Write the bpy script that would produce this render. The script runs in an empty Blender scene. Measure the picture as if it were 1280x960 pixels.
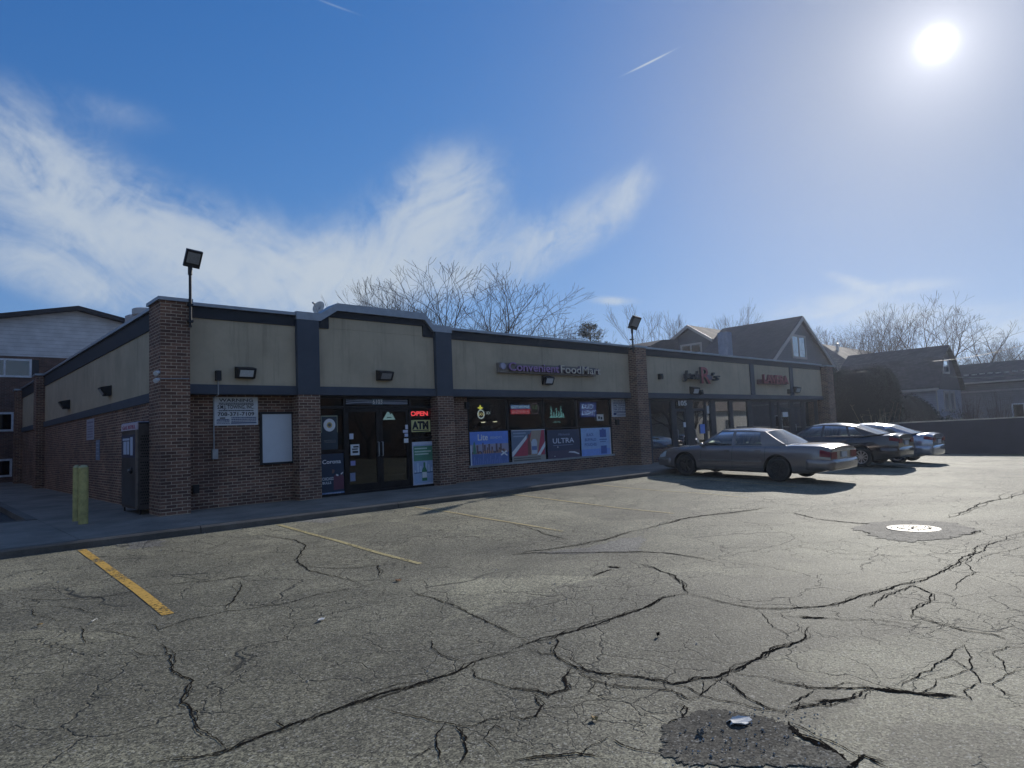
import bpy, bmesh, math, random
import numpy as np
from mathutils import Vector, Matrix
random.seed(7)
S = bpy.context.scene
COL = S.collection
rad = math.radians

# ------------------------------------------------------------------ camera (solved from the photograph)
F, YAW, PITCH, ROLL = 814.93, 0.7478, 0.0754, -0.042
CAM = Vector((-3.7527, -14.9456, 1.5))
fw = Vector((math.sin(YAW)*math.cos(PITCH), math.cos(YAW)*math.cos(PITCH), math.sin(PITCH)))
r0 = Vector((math.cos(YAW), -math.sin(YAW), 0)); u0 = r0.cross(fw)
RT = r0*math.cos(ROLL) + u0*math.sin(ROLL); UP = u0*math.cos(ROLL) - r0*math.sin(ROLL)
cam = bpy.data.cameras.new('camera'); co = bpy.data.objects.new('camera', cam); COL.objects.link(co)
cam.sensor_width = 36; cam.lens = F/1280*36; cam.clip_end = 3000; cam.clip_start = .05
co.matrix_world = Matrix(((RT.x, UP.x, -fw.x, CAM.x), (RT.y, UP.y, -fw.y, CAM.y), (RT.z, UP.z, -fw.z, CAM.z), (0, 0, 0, 1)))
S.camera = co

def ray(px, py): return fw*F + RT*(px-640) - UP*(py-480)
def fac(px, py, Y=0.0):                       # point on a plane parallel to the shop front
    d = ray(px, py); return CAM + d*((Y-CAM.y)/d.y)
def sid(px, py, X=0.0):                       # point on a plane parallel to the left wall
    d = ray(px, py); return CAM + d*((X-CAM.x)/d.x)
def far(px, py, dist):                        # point at a horizontal distance
    d = ray(px, py); return CAM + d*(dist/math.hypot(d.x, d.y))
def gz(x, y):                                 # the lot falls gently away from the kerb and towards the right end
    t = min(max(-2.85-y, 0), 5.5)
    e = -.04*t
    if t >= 5.5: e = -.22
    return e - .035*min(max(x-22, 0), 18)
def gnd(px, py):
    d = ray(px, py).normalized(); t = 1.0
    while t < 400:
        p = CAM + d*t
        if p.z < gz(p.x, p.y): return p
        t += .01
    return p

# ------------------------------------------------------------------ node helpers / materials
def nn(nt, typ, ins=None, **kw):
    n = nt.nodes.new(typ)
    for k, v in kw.items(): setattr(n, k, v)
    for k, v in (ins or {}).items():
        if isinstance(v, bpy.types.NodeSocket): nt.links.new(v, n.inputs[k])
        else: n.inputs[k].default_value = v
    return n
def c4(c): return (c[0], c[1], c[2], 1)
def math_(nt, op, a, b=None, clamp=False, c=None):
    n = nt.nodes.new('ShaderNodeMath'); n.operation = op; n.use_clamp = clamp
    for i, v in enumerate((a, b, c)):
        if v is None: continue
        if isinstance(v, bpy.types.NodeSocket): nt.links.new(v, n.inputs[i])
        else: n.inputs[i].default_value = v
    return n.outputs[0]
def mix(nt, f, a, b, blend='MIX'):
    n = nt.nodes.new('ShaderNodeMix'); n.data_type = 'RGBA'; n.blend_type = blend
    for k, v in ((0, f), (6, a), (7, b)):
        if isinstance(v, bpy.types.NodeSocket): nt.links.new(v, n.inputs[k])
        else: n.inputs[k].default_value = v if k == 0 else c4(v)
    return n.outputs[2]
def ramp(nt, f, a, b):
    n = nt.nodes.new('ShaderNodeMapRange'); n.interpolation_type = 'SMOOTHSTEP'
    nt.links.new(f, n.inputs[0]); n.inputs[1].default_value = a; n.inputs[2].default_value = b
    return n.outputs[0]
def newmat(name):
    m = bpy.data.materials.new(name); m.use_nodes = True; nt = m.node_tree; nt.nodes.clear()
    out = nn(nt, 'ShaderNodeOutputMaterial'); b = nn(nt, 'ShaderNodeBsdfPrincipled')
    nt.links.new(b.outputs[0], out.inputs[0]); return m, nt, b, out
def M(name, col, rough=.7, metal=0, var=.15, scale=6., bump=0., bscale=60., spec=.5, coat=0, emit=None, estr=0, stretch=None):
    m, nt, b, out = newmat(name)
    g = nn(nt, 'ShaderNodeTexCoord').outputs['Object']
    if stretch: g = nn(nt, 'ShaderNodeMapping', {0: g, 3: stretch}).outputs[0]
    no = nn(nt, 'ShaderNodeTexNoise', {'Vector': g, 'Scale': scale, 'Detail': 6., 'Roughness': .65})
    lo = [c*(1-var) for c in col]; hi = [min(1, c*(1+var)) for c in col]
    b.inputs['Base Color'].default_value = c4(col)
    nt.links.new(mix(nt, ramp(nt, no.outputs[0], .3, .7), lo, hi), b.inputs['Base Color'])
    b.inputs['Roughness'].default_value = rough; b.inputs['Metallic'].default_value = metal
    b.inputs['Specular IOR Level'].default_value = spec
    if rough > .15: nt.links.new(math_(nt, 'MULTIPLY_ADD', no.outputs[0], .2*min(rough, .6), c=rough-.1*min(rough, .6)), b.inputs['Roughness'])
    if coat: b.inputs['Coat Weight'].default_value = coat; b.inputs['Coat Roughness'].default_value = .05
    if emit: b.inputs['Emission Color'].default_value = c4(emit); b.inputs['Emission Strength'].default_value = estr
    if bump:
        n2 = nn(nt, 'ShaderNodeTexNoise', {'Vector': g, 'Scale': bscale, 'Detail': 4.})
        bp = nn(nt, 'ShaderNodeBump', {'Height': n2.outputs[0], 'Strength': bump, 'Distance': .02})
        nt.links.new(bp.outputs[0], b.inputs['Normal'])
    return m
def wallcoord(nt):
    g = nn(nt, 'ShaderNodeNewGeometry'); p = nn(nt, 'ShaderNodeSeparateXYZ', {0: g.outputs['Position']})
    n = nn(nt, 'ShaderNodeSeparateXYZ', {0: g.outputs['True Normal']})
    isx = math_(nt, 'GREATER_THAN', math_(nt, 'ABSOLUTE', n.outputs[0]), .6)
    u = math_(nt, 'ADD', math_(nt, 'MULTIPLY', p.outputs[1], isx), math_(nt, 'MULTIPLY', p.outputs[0], math_(nt, 'SUBTRACT', 1., isx)))
    return nn(nt, 'ShaderNodeCombineXYZ', {0: u, 1: p.outputs[2]}).outputs[0], g.outputs['Position'], p
def brick_mat(name, c1, c2, mortar, sc=1.0):
    m, nt, b, out = newmat(name)
    uv, pos, p = wallcoord(nt)
    wob = nn(nt, 'ShaderNodeTexNoise', {'Vector': pos, 'Scale': 5., 'Detail': 3.})
    off = nn(nt, 'ShaderNodeVectorMath', {0: wob.outputs['Color'], 1: (.006, .006, 0)}, operation='MULTIPLY')
    uv2 = nn(nt, 'ShaderNodeVectorMath', {0: uv, 1: off.outputs[0]}, operation='ADD')
    br = nn(nt, 'ShaderNodeTexBrick', {'Vector': uv2.outputs[0], 'Color1': c4(c1), 'Color2': c4(c2), 'Mortar': c4(mortar), 'Scale': 1./sc,
            'Mortar Size': .007, 'Mortar Smooth': .3, 'Bias': 0., 'Brick Width': .205, 'Row Height': .068})
    n1 = nn(nt, 'ShaderNodeTexNoise', {'Vector': pos, 'Scale': 1.1, 'Detail': 6., 'Roughness': .7})
    n2 = nn(nt, 'ShaderNodeTexNoise', {'Vector': pos, 'Scale': 45., 'Detail': 3.})
    col = mix(nt, 1., br.outputs['Color'], mix(nt, ramp(nt, n1.outputs[0], .3, .7), (.66, .66, .68), (1.2, 1.17, 1.12)), 'MULTIPLY')
    col = mix(nt, .6, col, mix(nt, n2.outputs[0], (.5, .5, .5), (1.4, 1.4, 1.4)), 'MULTIPLY')
    eff = ramp(nt, n1.outputs[0], .62, .8)
    col = mix(nt, math_(nt, 'MULTIPLY', eff, .25), col, (.3, .29, .27))
    nt.links.new(col, b.inputs['Base Color']); b.inputs['Roughness'].default_value = .88
    h = math_(nt, 'ADD', math_(nt, 'SUBTRACT', 1., br.outputs['Fac']), math_(nt, 'MULTIPLY', n2.outputs[0], .5))
    bp = nn(nt, 'ShaderNodeBump', {'Height': h, 'Strength': .7, 'Distance': .008}); nt.links.new(bp.outputs[0], b.inputs['Normal'])
    return m
def siding_mat(name, col, pitch=.12, vertical=False):
    m, nt, b, out = newmat(name)
    uv, pos, p = wallcoord(nt)
    ax = nn(nt, 'ShaderNodeSeparateXYZ', {0: uv}).outputs[0 if vertical else 1]
    f = math_(nt, 'FRACT', math_(nt, 'DIVIDE', ax, pitch))
    no = nn(nt, 'ShaderNodeTexNoise', {'Vector': pos, 'Scale': 2., 'Detail': 5.})
    c = mix(nt, ramp(nt, no.outputs[0], .3, .7), [x*.88 for x in col], [x*1.08 for x in col])
    c = mix(nt, ramp(nt, f, .90, .97), c, [x*.45 for x in col])
    nt.links.new(c, b.inputs['Base Color']); b.inputs['Roughness'].default_value = .6
    bp = nn(nt, 'ShaderNodeBump', {'Height': math_(nt, 'SUBTRACT', 1., f), 'Strength': .5, 'Distance': .02}); nt.links.new(bp.outputs[0], b.inputs['Normal'])
    return m
def shingle_mat(name, col):
    m, nt, b, out = newmat(name)
    g = nn(nt, 'ShaderNodeNewGeometry').outputs['Position']
    s = nn(nt, 'ShaderNodeSeparateXYZ', {0: g})
    uv = nn(nt, 'ShaderNodeCombineXYZ', {0: math_(nt, 'ADD', s.outputs[0], s.outputs[1]), 1: math_(nt, 'MULTIPLY', s.outputs[2], 1.6)}).outputs[0]
    br = nn(nt, 'ShaderNodeTexBrick', {'Vector': uv, 'Color1': c4([c*.75 for c in col]), 'Color2': c4([c*1.25 for c in col]), 'Mortar': c4([c*.4 for c in col]),
            'Scale': 1., 'Mortar Size': .012, 'Brick Width': .33, 'Row Height': .2})
    no = nn(nt, 'ShaderNodeTexNoise', {'Vector': g, 'Scale': .9, 'Detail': 6.})
    nt.links.new(mix(nt, 1., br.outputs['Color'], mix(nt, no.outputs[0], (.6, .6, .6), (1.4, 1.4, 1.4)), 'MULTIPLY'), b.inputs['Base Color'])
    b.inputs['Roughness'].default_value = .9
    return m
def glass_mat(name, tint=(.55, .6, .62), boost=1.0, rough=0.0):
    m = bpy.data.materials.new(name); m.use_nodes = True; nt = m.node_tree; nt.nodes.clear()
    out = nn(nt, 'ShaderNodeOutputMaterial')
    pos = nn(nt, 'ShaderNodeNewGeometry').outputs['Position']
    no = nn(nt, 'ShaderNodeTexNoise', {'Vector': pos, 'Scale': .9, 'Detail': 2.})
    bp = nn(nt, 'ShaderNodeBump', {'Height': no.outputs[0], 'Strength': .02, 'Distance': .05})
    tr = nn(nt, 'ShaderNodeBsdfTransparent', {0: c4(tint)})
    gl = nn(nt, 'ShaderNodeBsdfGlossy', {'Color': (1, 1, 1, 1), 'Roughness': rough, 'Normal': bp.outputs[0]})
    fr = nn(nt, 'ShaderNodeFresnel', {0: 1.5, 'Normal': bp.outputs[0]})
    f = math_(nt, 'MINIMUM', math_(nt, 'MULTIPLY', fr.outputs[0], boost), .95)
    mx = nn(nt, 'ShaderNodeMixShader', {0: f, 1: tr.outputs[0], 2: gl.outputs[0]})
    nt.links.new(mx.outputs[0], out.inputs[0]); return m
def asphalt_mat(name, base, crackamt=1.0, rough=.72):
    m, nt, b, out = newmat(name)
    pos = nn(nt, 'ShaderNodeNewGeometry').outputs['Position']
    N_ = lambda sc, d=6., r=.6, v=None: nn(nt, 'ShaderNodeTexNoise', {'Vector': v or pos, 'Scale': sc, 'Detail': d, 'Roughness': r}).outputs[0]
    big = N_(.22); mid = N_(1.3); fine = N_(28., 3.)
    ag = nn(nt, 'ShaderNodeTexVoronoi', {'Vector': pos, 'Scale': 95.})
    agv = nn(nt, 'ShaderNodeSeparateColor', {0: ag.outputs['Color']}).outputs[0]
    c = mix(nt, ramp(nt, big, .32, .68), [x*.74 for x in base], [x*1.24 for x in base])
    wb0 = nn(nt, 'ShaderNodeTexNoise', {'Vector': pos, 'Scale': 1.2, 'Detail': 4.}).outputs['Color']
    wp0 = nn(nt, 'ShaderNodeVectorMath', {0: pos, 1: nn(nt, 'ShaderNodeVectorMath', {0: wb0, 1: (1.2, 1.2, 0)}, operation='MULTIPLY').outputs[0]}, operation='ADD').outputs[0]
    slab = nn(nt, 'ShaderNodeSeparateColor', {0: nn(nt, 'ShaderNodeTexVoronoi', {'Vector': wp0, 'Scale': .42}).outputs['Color']}).outputs[0]
    c = mix(nt, 1., c, mix(nt, slab, (.80, .80, .81), (1.2, 1.2, 1.17)), 'MULTIPLY')
    trk = nn(nt, 'ShaderNodeTexNoise', {'Vector': nn(nt, 'ShaderNodeMapping', {0: pos, 2: (0, 0, .25), 3: (.12, 1.1, 1.)}).outputs[0], 'Scale': 1., 'Detail': 4.}).outputs[0]
    c = mix(nt, math_(nt, 'MULTIPLY', ramp(nt, trk, .56, .74), .35), c, [x*.55 for x in base])
    oil = nn(nt, 'ShaderNodeTexVoronoi', {'Vector': wp0, 'Scale': .55}); oilr = nn(nt, 'ShaderNodeSeparateColor', {0: oil.outputs['Color']}).outputs[1]
    od = math_(nt, 'MULTIPLY', math_(nt, 'SUBTRACT', 1., ramp(nt, oil.outputs['Distance'], .04, .17)), math_(nt, 'GREATER_THAN', oilr, .6))
    c = mix(nt, math_(nt, 'MULTIPLY', od, .5), c, [x*.3 for x in base])
    c = mix(nt, 1., c, mix(nt, ramp(nt, mid, .25, .75), (.78, .78, .78), (1.2, 1.2, 1.18)), 'MULTIPLY')
    c = mix(nt, 1., c, mix(nt, agv, (.3, .3, .31), (1.85, 1.82, 1.75)), 'MULTIPLY')
    c = mix(nt, 1., c, mix(nt, ramp(nt, fine, .3, .7), (.66, .66, .66), (1.34, 1.34, 1.34)), 'MULTIPLY')
    # light stone specks and oil stains
    sp = math_(nt, 'GREATER_THAN', agv, .95); c = mix(nt, math_(nt, 'MULTIPLY', sp, .55), c, (.34, .33, .3))
    st = N_(.55, 5., .7, nn(nt, 'ShaderNodeMapping', {0: pos, 1: (3.1, 7.7, 0)}).outputs[0])
    c = mix(nt, math_(nt, 'MULTIPLY', ramp(nt, st, .58, .72), .45), c, [x*.4 for x in base])
    # fine web of old cracks
    wob = nn(nt, 'ShaderNodeTexNoise', {'Vector': pos, 'Scale': 3., 'Detail': 5.}).outputs['Color']
    wp = nn(nt, 'ShaderNodeVectorMath', {0: pos, 1: nn(nt, 'ShaderNodeVectorMath', {0: wob, 1: (.5, .5, 0)}, operation='MULTIPLY').outputs[0]}, operation='ADD').outputs[0]
    h = math_(nt, 'MULTIPLY', agv, .6)
    for sc, w, lo, seed in ((.75, .008, .42, 11.), (2.2, .016, .47, 4.), (5.5, .035, .55, 7.)):
        vo = nn(nt, 'ShaderNodeTexVoronoi', {'Vector': wp, 'Scale': sc}, feature='DISTANCE_TO_EDGE').outputs['Distance']
        line = math_(nt, 'SUBTRACT', 1., ramp(nt, vo, 0., w))
        msk = ramp(nt, N_(.35, 4., .6, nn(nt, 'ShaderNodeMapping', {0: pos, 1: (seed, seed*.7, 0)}).outputs[0]), lo, lo+.12)
        k = math_(nt, 'MULTIPLY', line, msk)
        c = mix(nt, math_(nt, 'MULTIPLY', k, .85*crackamt), c, [x*.16 for x in base])
        h = math_(nt, 'SUBTRACT', h, math_(nt, 'MULTIPLY', k, 1.5*crackamt))
    nt.links.new(c, b.inputs['Base Color'])
    nt.links.new(math_(nt, 'MULTIPLY_ADD', fine, .25, c=rough-.1), b.inputs['Roughness'])
    b.inputs['Specular IOR Level'].default_value = .26
    h = math_(nt, 'ADD', h, math_(nt, 'MULTIPLY', N_(36., 4.), 1.0))
    bp = nn(nt, 'ShaderNodeBump', {'Height': h, 'Strength': .8, 'Distance': .008}); nt.links.new(bp.outputs[0], b.inputs['Normal'])
    return m
def concrete_mat(name, base):
    m, nt, b, out = newmat(name)
    pos = nn(nt, 'ShaderNodeNewGeometry').outputs['Position']
    n1 = nn(nt, 'ShaderNodeTexNoise', {'Vector': pos, 'Scale': .8, 'Detail': 7., 'Roughness': .7}).outputs[0]
    n2 = nn(nt, 'ShaderNodeTexNoise', {'Vector': pos, 'Scale': 50., 'Detail': 3.}).outputs[0]
    n3 = nn(nt, 'ShaderNodeTexVoronoi', {'Vector': pos, 'Scale': 1.1}, feature='DISTANCE_TO_EDGE').outputs['Distance']
    c = mix(nt, ramp(nt, n1, .3, .7), [x*.62 for x in base], [x*1.2 for x in base])
    c = mix(nt, 1., c, mix(nt, n2, (.7, .7, .7), (1.3, 1.3, 1.3)), 'MULTIPLY')
    nt.links.new(c, b.inputs['Base Color']); b.inputs['Roughness'].default_value = .85
    bp = nn(nt, 'ShaderNodeBump', {'Height': n2, 'Strength': .3, 'Distance': .005}); nt.links.new(bp.outputs[0], b.inputs['Normal'])
    return m
def paint_line_mat(name, col, wear):
    m, nt, b, out = newmat(name)
    pos = nn(nt, 'ShaderNodeNewGeometry').outputs['Position']
    n = nn(nt, 'ShaderNodeTexNoise', {'Vector': pos, 'Scale': 22., 'Detail': 6., 'Roughness': .75}).outputs[0]
    n2 = nn(nt, 'ShaderNodeTexNoise', {'Vector': pos, 'Scale': 1.6, 'Detail': 4.}).outputs[0]
    tr = nn(nt, 'ShaderNodeBsdfTransparent')
    b.inputs['Roughness'].default_value = .75
    nt.links.new(mix(nt, n, [x*.6 for x in col], [x*1.25 for x in col]), b.inputs['Base Color'])
    f = ramp(nt, math_(nt, 'ADD', math_(nt, 'MULTIPLY', n, .65), math_(nt, 'MULTIPLY', n2, .35)), wear-.06, wear+.06)
    mx = nn(nt, 'ShaderNodeMixShader', {0: f, 1: tr.outputs[0], 2: b.outputs[0]}); nt.links.new(mx.outputs[0], out.inputs[0])
    return m
def carpaint(name, col, metal=.5, rough=.32, coat=1.0):
    m, nt, b, out = newmat(name)
    g = nn(nt, 'ShaderNodeTexCoord').outputs['Object']
    fl = nn(nt, 'ShaderNodeTexVoronoi', {'Vector': g, 'Scale': 700.}).outputs['Color']
    v = nn(nt, 'ShaderNodeSeparateColor', {0: fl}).outputs[0]
    d = nn(nt, 'ShaderNodeTexNoise', {'Vector': g, 'Scale': 3., 'Detail': 6.}).outputs[0]
    c = mix(nt, v, [x*.85 for x in col], [x*1.15 for x in col])
    c = mix(nt, math_(nt, 'MULTIPLY', ramp(nt, d, .45, .75), .06), c, (.16, .145, .125))
    nt.links.new(c, b.inputs['Base Color']); b.inputs['Metallic'].default_value = metal; b.inputs['Roughness'].default_value = rough
    nt.links.new(math_(nt, 'MULTIPLY_ADD', d, .06, c=rough-.03), b.inputs['Roughness'])
    b.inputs['Coat Weight'].default_value = coat; b.inputs['Coat Roughness'].default_value = .03
    return m

BRICK = brick_mat('dark_brown_brick', (.115, .060, .042), (.255, .135, .09), (.52, .42, .32))
BRICK_APT = brick_mat('apartment_brick', (.10, .055, .04), (.17, .09, .065), (.2, .18, .16))
def stucco_mat(name, col):
    m, nt, b, out = newmat(name)
    uv, pos, p = wallcoord(nt)
    n1 = nn(nt, 'ShaderNodeTexNoise', {'Vector': pos, 'Scale': .9, 'Detail': 6., 'Roughness': .65}).outputs[0]
    n2 = nn(nt, 'ShaderNodeTexNoise', {'Vector': pos, 'Scale': 130., 'Detail': 3.}).outputs[0]
    st = nn(nt, 'ShaderNodeTexNoise', {'Vector': nn(nt, 'ShaderNodeVectorMath', {0: uv, 1: (5.5, .35, 1.)}, operation='MULTIPLY').outputs[0], 'Scale': 1., 'Detail': 6., 'Roughness': .7}).outputs[0]
    c = mix(nt, ramp(nt, n1, .3, .7), [x*.86 for x in col], [x*1.1 for x in col])
    c = mix(nt, math_(nt, 'MULTIPLY', ramp(nt, st, .50, .72), .5), c, [x*.55 for x in col])
    c = mix(nt, math_(nt, 'MULTIPLY', ramp(nt, st, .28, .42), .0), c, col)
    nt.links.new(c, b.inputs['Base Color']); b.inputs['Roughness'].default_value = .92
    bp = nn(nt, 'ShaderNodeBump', {'Height': n2, 'Strength': .4, 'Distance': .006}); nt.links.new(bp.outputs[0], b.inputs['Normal'])
    return m
STUCCO = stucco_mat('olive_tan_stucco', (.49, .41, .29))
STUCCO2 = M('seam_stucco', (.4, .35, .27), .9, var=.08)
SLATE = M('slate_blue_trim', (.066, .078, .10), .75, var=.12, scale=2., bump=.2, bscale=120.)
SLATE_D = M('dark_fascia', (.017, .020, .026), .7, var=.12, scale=2.)
CAPM = M('grey_metal_coping', (.33, .35, .38), .45, .6, var=.1)
BRONZE = M('dark_bronze_frame', (.025, .024, .025), .4, .7, var=.2)
FRAMEG = M('grey_mullion', (.05, .052, .06), .45, .5, var=.2)
GLASS = glass_mat('shop_glass', (.55, .6, .6), 1.1)
GLASS_R = glass_mat('reflective_shop_glass', (.42, .45, .46), 3.4)
HGLASS = glass_mat('house_glass', (.25, .3, .33), 3.0)
ROOFM = M('roof_membrane', (.3, .3, .29), .9, var=.2)
CONC = concrete_mat('sidewalk_concrete', (.215, .195, .165))
KERB = concrete_mat('kerb_concrete', (.125, .115, .10))
ASPH = asphalt_mat('cracked_asphalt', (.176, .167, .124))
ASPH_D = asphalt_mat('dark_asphalt', (.05, .05, .05), .5, .75)
GRAVEL = asphalt_mat('broken_aggregate', (.085, .08, .068), 0., .9)
PATCHL = asphalt_mat('pale_asphalt', (.17, .165, .15), 1., .7)
CRACK = M('crack_filler', (.018, .016, .014), 1., var=.5, spec=0.)
YEL = paint_line_mat('yellow_line_paint', (.56, .33, .055), .455)
YELM = paint_line_mat('worn_yellow_paint', (.44, .36, .16), .46)
YELF = paint_line_mat('faded_line_paint', (.42, .33, .15), .44)
ASPH_M = asphalt_mat('repair_asphalt', (.095, .092, .082), .7, .75)
GRASS = M('winter_grass', (.11, .10, .05), .95, var=.4, scale=.8, bump=.5)
INT = M('shop_interior', (.10, .10, .095), .9, var=.2)
SHELF = M('shop_shelf', (.18, .17, .16), .7, var=.4, scale=3.)
WHITE = M('white_board', (.62, .65, .68), .45, var=.03)
SIGNW = M('white_sign_face', (.66, .67, .68), .5, var=.04)
INK = M('black_ink', (.02, .02, .025), .6, var=.1)
INKB = M('navy_ink', (.03, .05, .16), .6, var=.1)
BLACKP = M('black_metal', (.018, .018, .02), .5, .2, var=.2)
LENS = M('lamp_lens', (.55, .57, .58), .25, var=.08, scale=20.)
LENSG = M('grey_led_panel', (.24, .24, .24), .35, var=.2, scale=40.)
YPOST = M('yellow_bollard_paint', (.44, .38, .14), .6, var=.25, scale=7.)
STEELG = M('galvanised_steel', (.35, .36, .37), .4, .8, var=.15)
CONDUIT = M('grey_conduit', (.36, .36, .36), .5, .3, var=.15)

# ------------------------------------------------------------------ mesh helpers
ORG = {}
class MB:
    def __init__(s): s.v = []; s.f = []
    def quad(s, *pts):
        i = len(s.v); s.v += [Vector(p) for p in pts]; s.f.append(tuple(range(i, i+len(pts)))); return s
    def box(s, x0, x1, y0, y1, z0, z1):
        if x0 > x1: x0, x1 = x1, x0
        if y0 > y1: y0, y1 = y1, y0
        i = len(s.v)
        s.v += [Vector(p) for p in ((x0,y0,z0),(x1,y0,z0),(x1,y1,z0),(x0,y1,z0),(x0,y0,z1),(x1,y0,z1),(x1,y1,z1),(x0,y1,z1))]
        s.f += [tuple(i+k for k in f) for f in ((0,3,2,1),(4,5,6,7),(0,1,5,4),(1,2,6,5),(2,3,7,6),(3,0,4,7))]; return s
    def obox(s, c, ax, ay, az):               # oriented box: centre and three half vectors
        i = len(s.v); c = Vector(c); ax = Vector(ax); ay = Vector(ay); az = Vector(az)
        for dz in (-1, 1):
            for dx, dy in ((-1,-1),(1,-1),(1,1),(-1,1)): s.v.append(c+ax*dx+ay*dy+az*dz)
        s.f += [tuple(i+k for k in f) for f in ((0,3,2,1),(4,5,6,7),(0,1,5,4),(1,2,6,5),(2,3,7,6),(3,0,4,7))]; return s
    def prism(s, poly, d):                    # closed polygon extruded by vector d
        i = len(s.v); n = len(poly); d = Vector(d)
        s.v += [Vector(p) for p in poly] + [Vector(p)+d for p in poly]
        s.f.append(tuple(i+k for k in range(n))[::-1]); s.f.append(tuple(i+n+k for k in range(n)))
        for k in range(n): s.f.append((i+k, i+(k+1) % n, i+n+(k+1) % n, i+n+k))
        return s
    def tube(s, pts, rs, n=6, cap=True):
        pts = [Vector(p) for p in pts]
        if not isinstance(rs, (list, tuple)): rs = [rs]*len(pts)
        rings = []; ref = None
        for k, p in enumerate(pts):
            d = (pts[min(k+1, len(pts)-1)]-pts[max(k-1, 0)]).normalized()
            if ref is None: ref = d.orthogonal().normalized()
            else:
                ref = ref - d*ref.dot(d)
                ref = ref.normalized() if ref.length > 1e-5 else d.orthogonal().normalized()
            b = d.cross(ref); i = len(s.v); rings.append(i)
            for j in range(n):
                a = 2*math.pi*j/n; s.v.append(p+(ref*math.cos(a)+b*math.sin(a))*rs[k])
        for a, b in zip(rings, rings[1:]):
            for j in range(n): s.f.append((a+j, a+(j+1) % n, b+(j+1) % n, b+j))
        if cap:
            s.f.append(tuple(rings[0]+j for j in range(n))[::-1]); s.f.append(tuple(rings[-1]+j for j in range(n)))
        return s
    def lathe(s, c, axis, prof, n=24):        # prof: (radius, offset along axis); closed with caps if radius 0
        c = Vector(c); a = Vector(axis).normalized(); r = a.orthogonal().normalized(); b = a.cross(r); rings = []
        for rr, h in prof:
            i = len(s.v); rings.append(i)
            for j in range(n):
                t = 2*math.pi*j/n; s.v.append(c+a*h+(r*math.cos(t)+b*math.sin(t))*rr)
        for p, q in zip(rings, rings[1:]):
            for j in range(n): s.f.append((p+j, p+(j+1) % n, q+(j+1) % n, q+j))
        return s
    def grid(s, P, flip=False):               # P[i][j] points
        i0 = len(s.v); n = len(P[0])
        for row in P: s.v += [Vector(p) for p in row]
        for i in range(len(P)-1):
            for j in range(n-1):
                q = (i0+i*n+j, i0+i*n+j+1, i0+(i+1)*n+j+1, i0+(i+1)*n+j); s.f.append(q[::-1] if flip else q)
        return s
    def build(s, name, mat, parent=None, org=None, smooth=None, label=None):
        o_ = ORG[parent.name] if parent else Vector(org or (0, 0, 0))
        me = bpy.data.meshes.new(name); me.from_pydata([tuple(v-o_) for v in s.v], [], s.f); me.update()
        if mat: me.materials.append(mat)
        ob = bpy.data.objects.new(name, me); COL.objects.link(ob)
        if parent: ob.parent = parent
        else: ob.location = o_
        ORG[ob.name] = o_
        if smooth is not None:
            me.polygons.foreach_set('use_smooth', [True]*len(me.polygons))
            if smooth < 180: me.set_sharp_from_angle(angle=rad(smooth))
        if label: ob['label'] = label
        return ob
def tag(o, label, cat, group=None):
    o['label'] = label; o['category'] = cat
    if group: o['group'] = group
    return o
def empty(name, loc, label, cat, group=None):
    o = bpy.data.objects.new(name, None); o.empty_display_size = .2; COL.objects.link(o); o.location = loc; ORG[o.name] = Vector(loc)
    return tag(o, label, cat, group)
def struct(o, kind='structure'): o['kind'] = kind; return o
def copy_tree(o, parent=None):
    c = o.copy(); COL.objects.link(c)
    if parent: c.parent = parent
    ORG[c.name] = ORG.get(o.name, Vector())
    for ch in list(o.children): copy_tree(ch, c)
    return c
def text(s, parent, mat, p, h, facing='Y', width=None, name='lettering', align='CENTER', ext=.004, shear=0, bold=0.0):
    """lettering of cap height h, its baseline centre at p, standing on a wall that faces -Y or -X"""
    cu = bpy.data.curves.new('t', 'FONT'); cu.body = s; cu.size = h/.72; cu.align_x = align; cu.extrude = ext; cu.shear = shear; cu.offset = bold*cu.size*1.6; cu.resolution_u = 3
    ob = bpy.data.objects.new('t', cu); COL.objects.link(ob)
    me = bpy.data.meshes.new_from_object(ob.evaluated_get(bpy.context.evaluated_depsgraph_get()))
    bpy.data.objects.remove(ob); bpy.data.curves.remove(cu)
    xs = [v.co.x for v in me.vertices] or [0]
    w = max(xs)-min(xs) or 1; k = (width/w) if width else 1
    for v in me.vertices:
        x, y, z = v.co.x*k, v.co.y, v.co.z
        q = Vector((x, -z, y)) if facing == 'Y' else Vector((-z, -x, y))
        v.co = q + Vector(p) - ORG[parent.name]
    me.name = name; me.materials.clear(); me.materials.append(mat)
    o = bpy.data.objects.new(name, me); COL.objects.link(o); o.parent = parent; ORG[o.name] = ORG[parent.name]
    return o

# ------------------------------------------------------------------ world: sky, thin clouds, sun
SUN = Vector((2.13, .60, 1)).normalized()
GLOW = ray(1171, 55).normalized()
W = bpy.data.worlds.new('World'); S.world = W; W.use_nodes = True; nt = W.node_tree; nt.nodes.clear()
out = nn(nt, 'ShaderNodeOutputWorld'); bg = nn(nt, 'ShaderNodeBackground'); nt.links.new(bg.outputs[0], out.inputs[0])
sky = nn(nt, 'ShaderNodeTexSky', sky_type='NISHITA'); sky.sun_disc = False
sky.sun_elevation = math.asin(SUN.z); sky.sun_rotation = math.atan2(SUN.x, SUN.y)
sky.air_density = 1.0; sky.dust_density = .15; sky.ozone_density = 3.0; sky.altitude = 200
SKYSTR = .088
d = nn(nt, 'ShaderNodeTexCoord').outputs['Generated']
dn = nn(nt, 'ShaderNodeVectorMath', {0: d}, operation='NORMALIZE').outputs[0]
sx = nn(nt, 'ShaderNodeSeparateXYZ', {0: dn})
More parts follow.
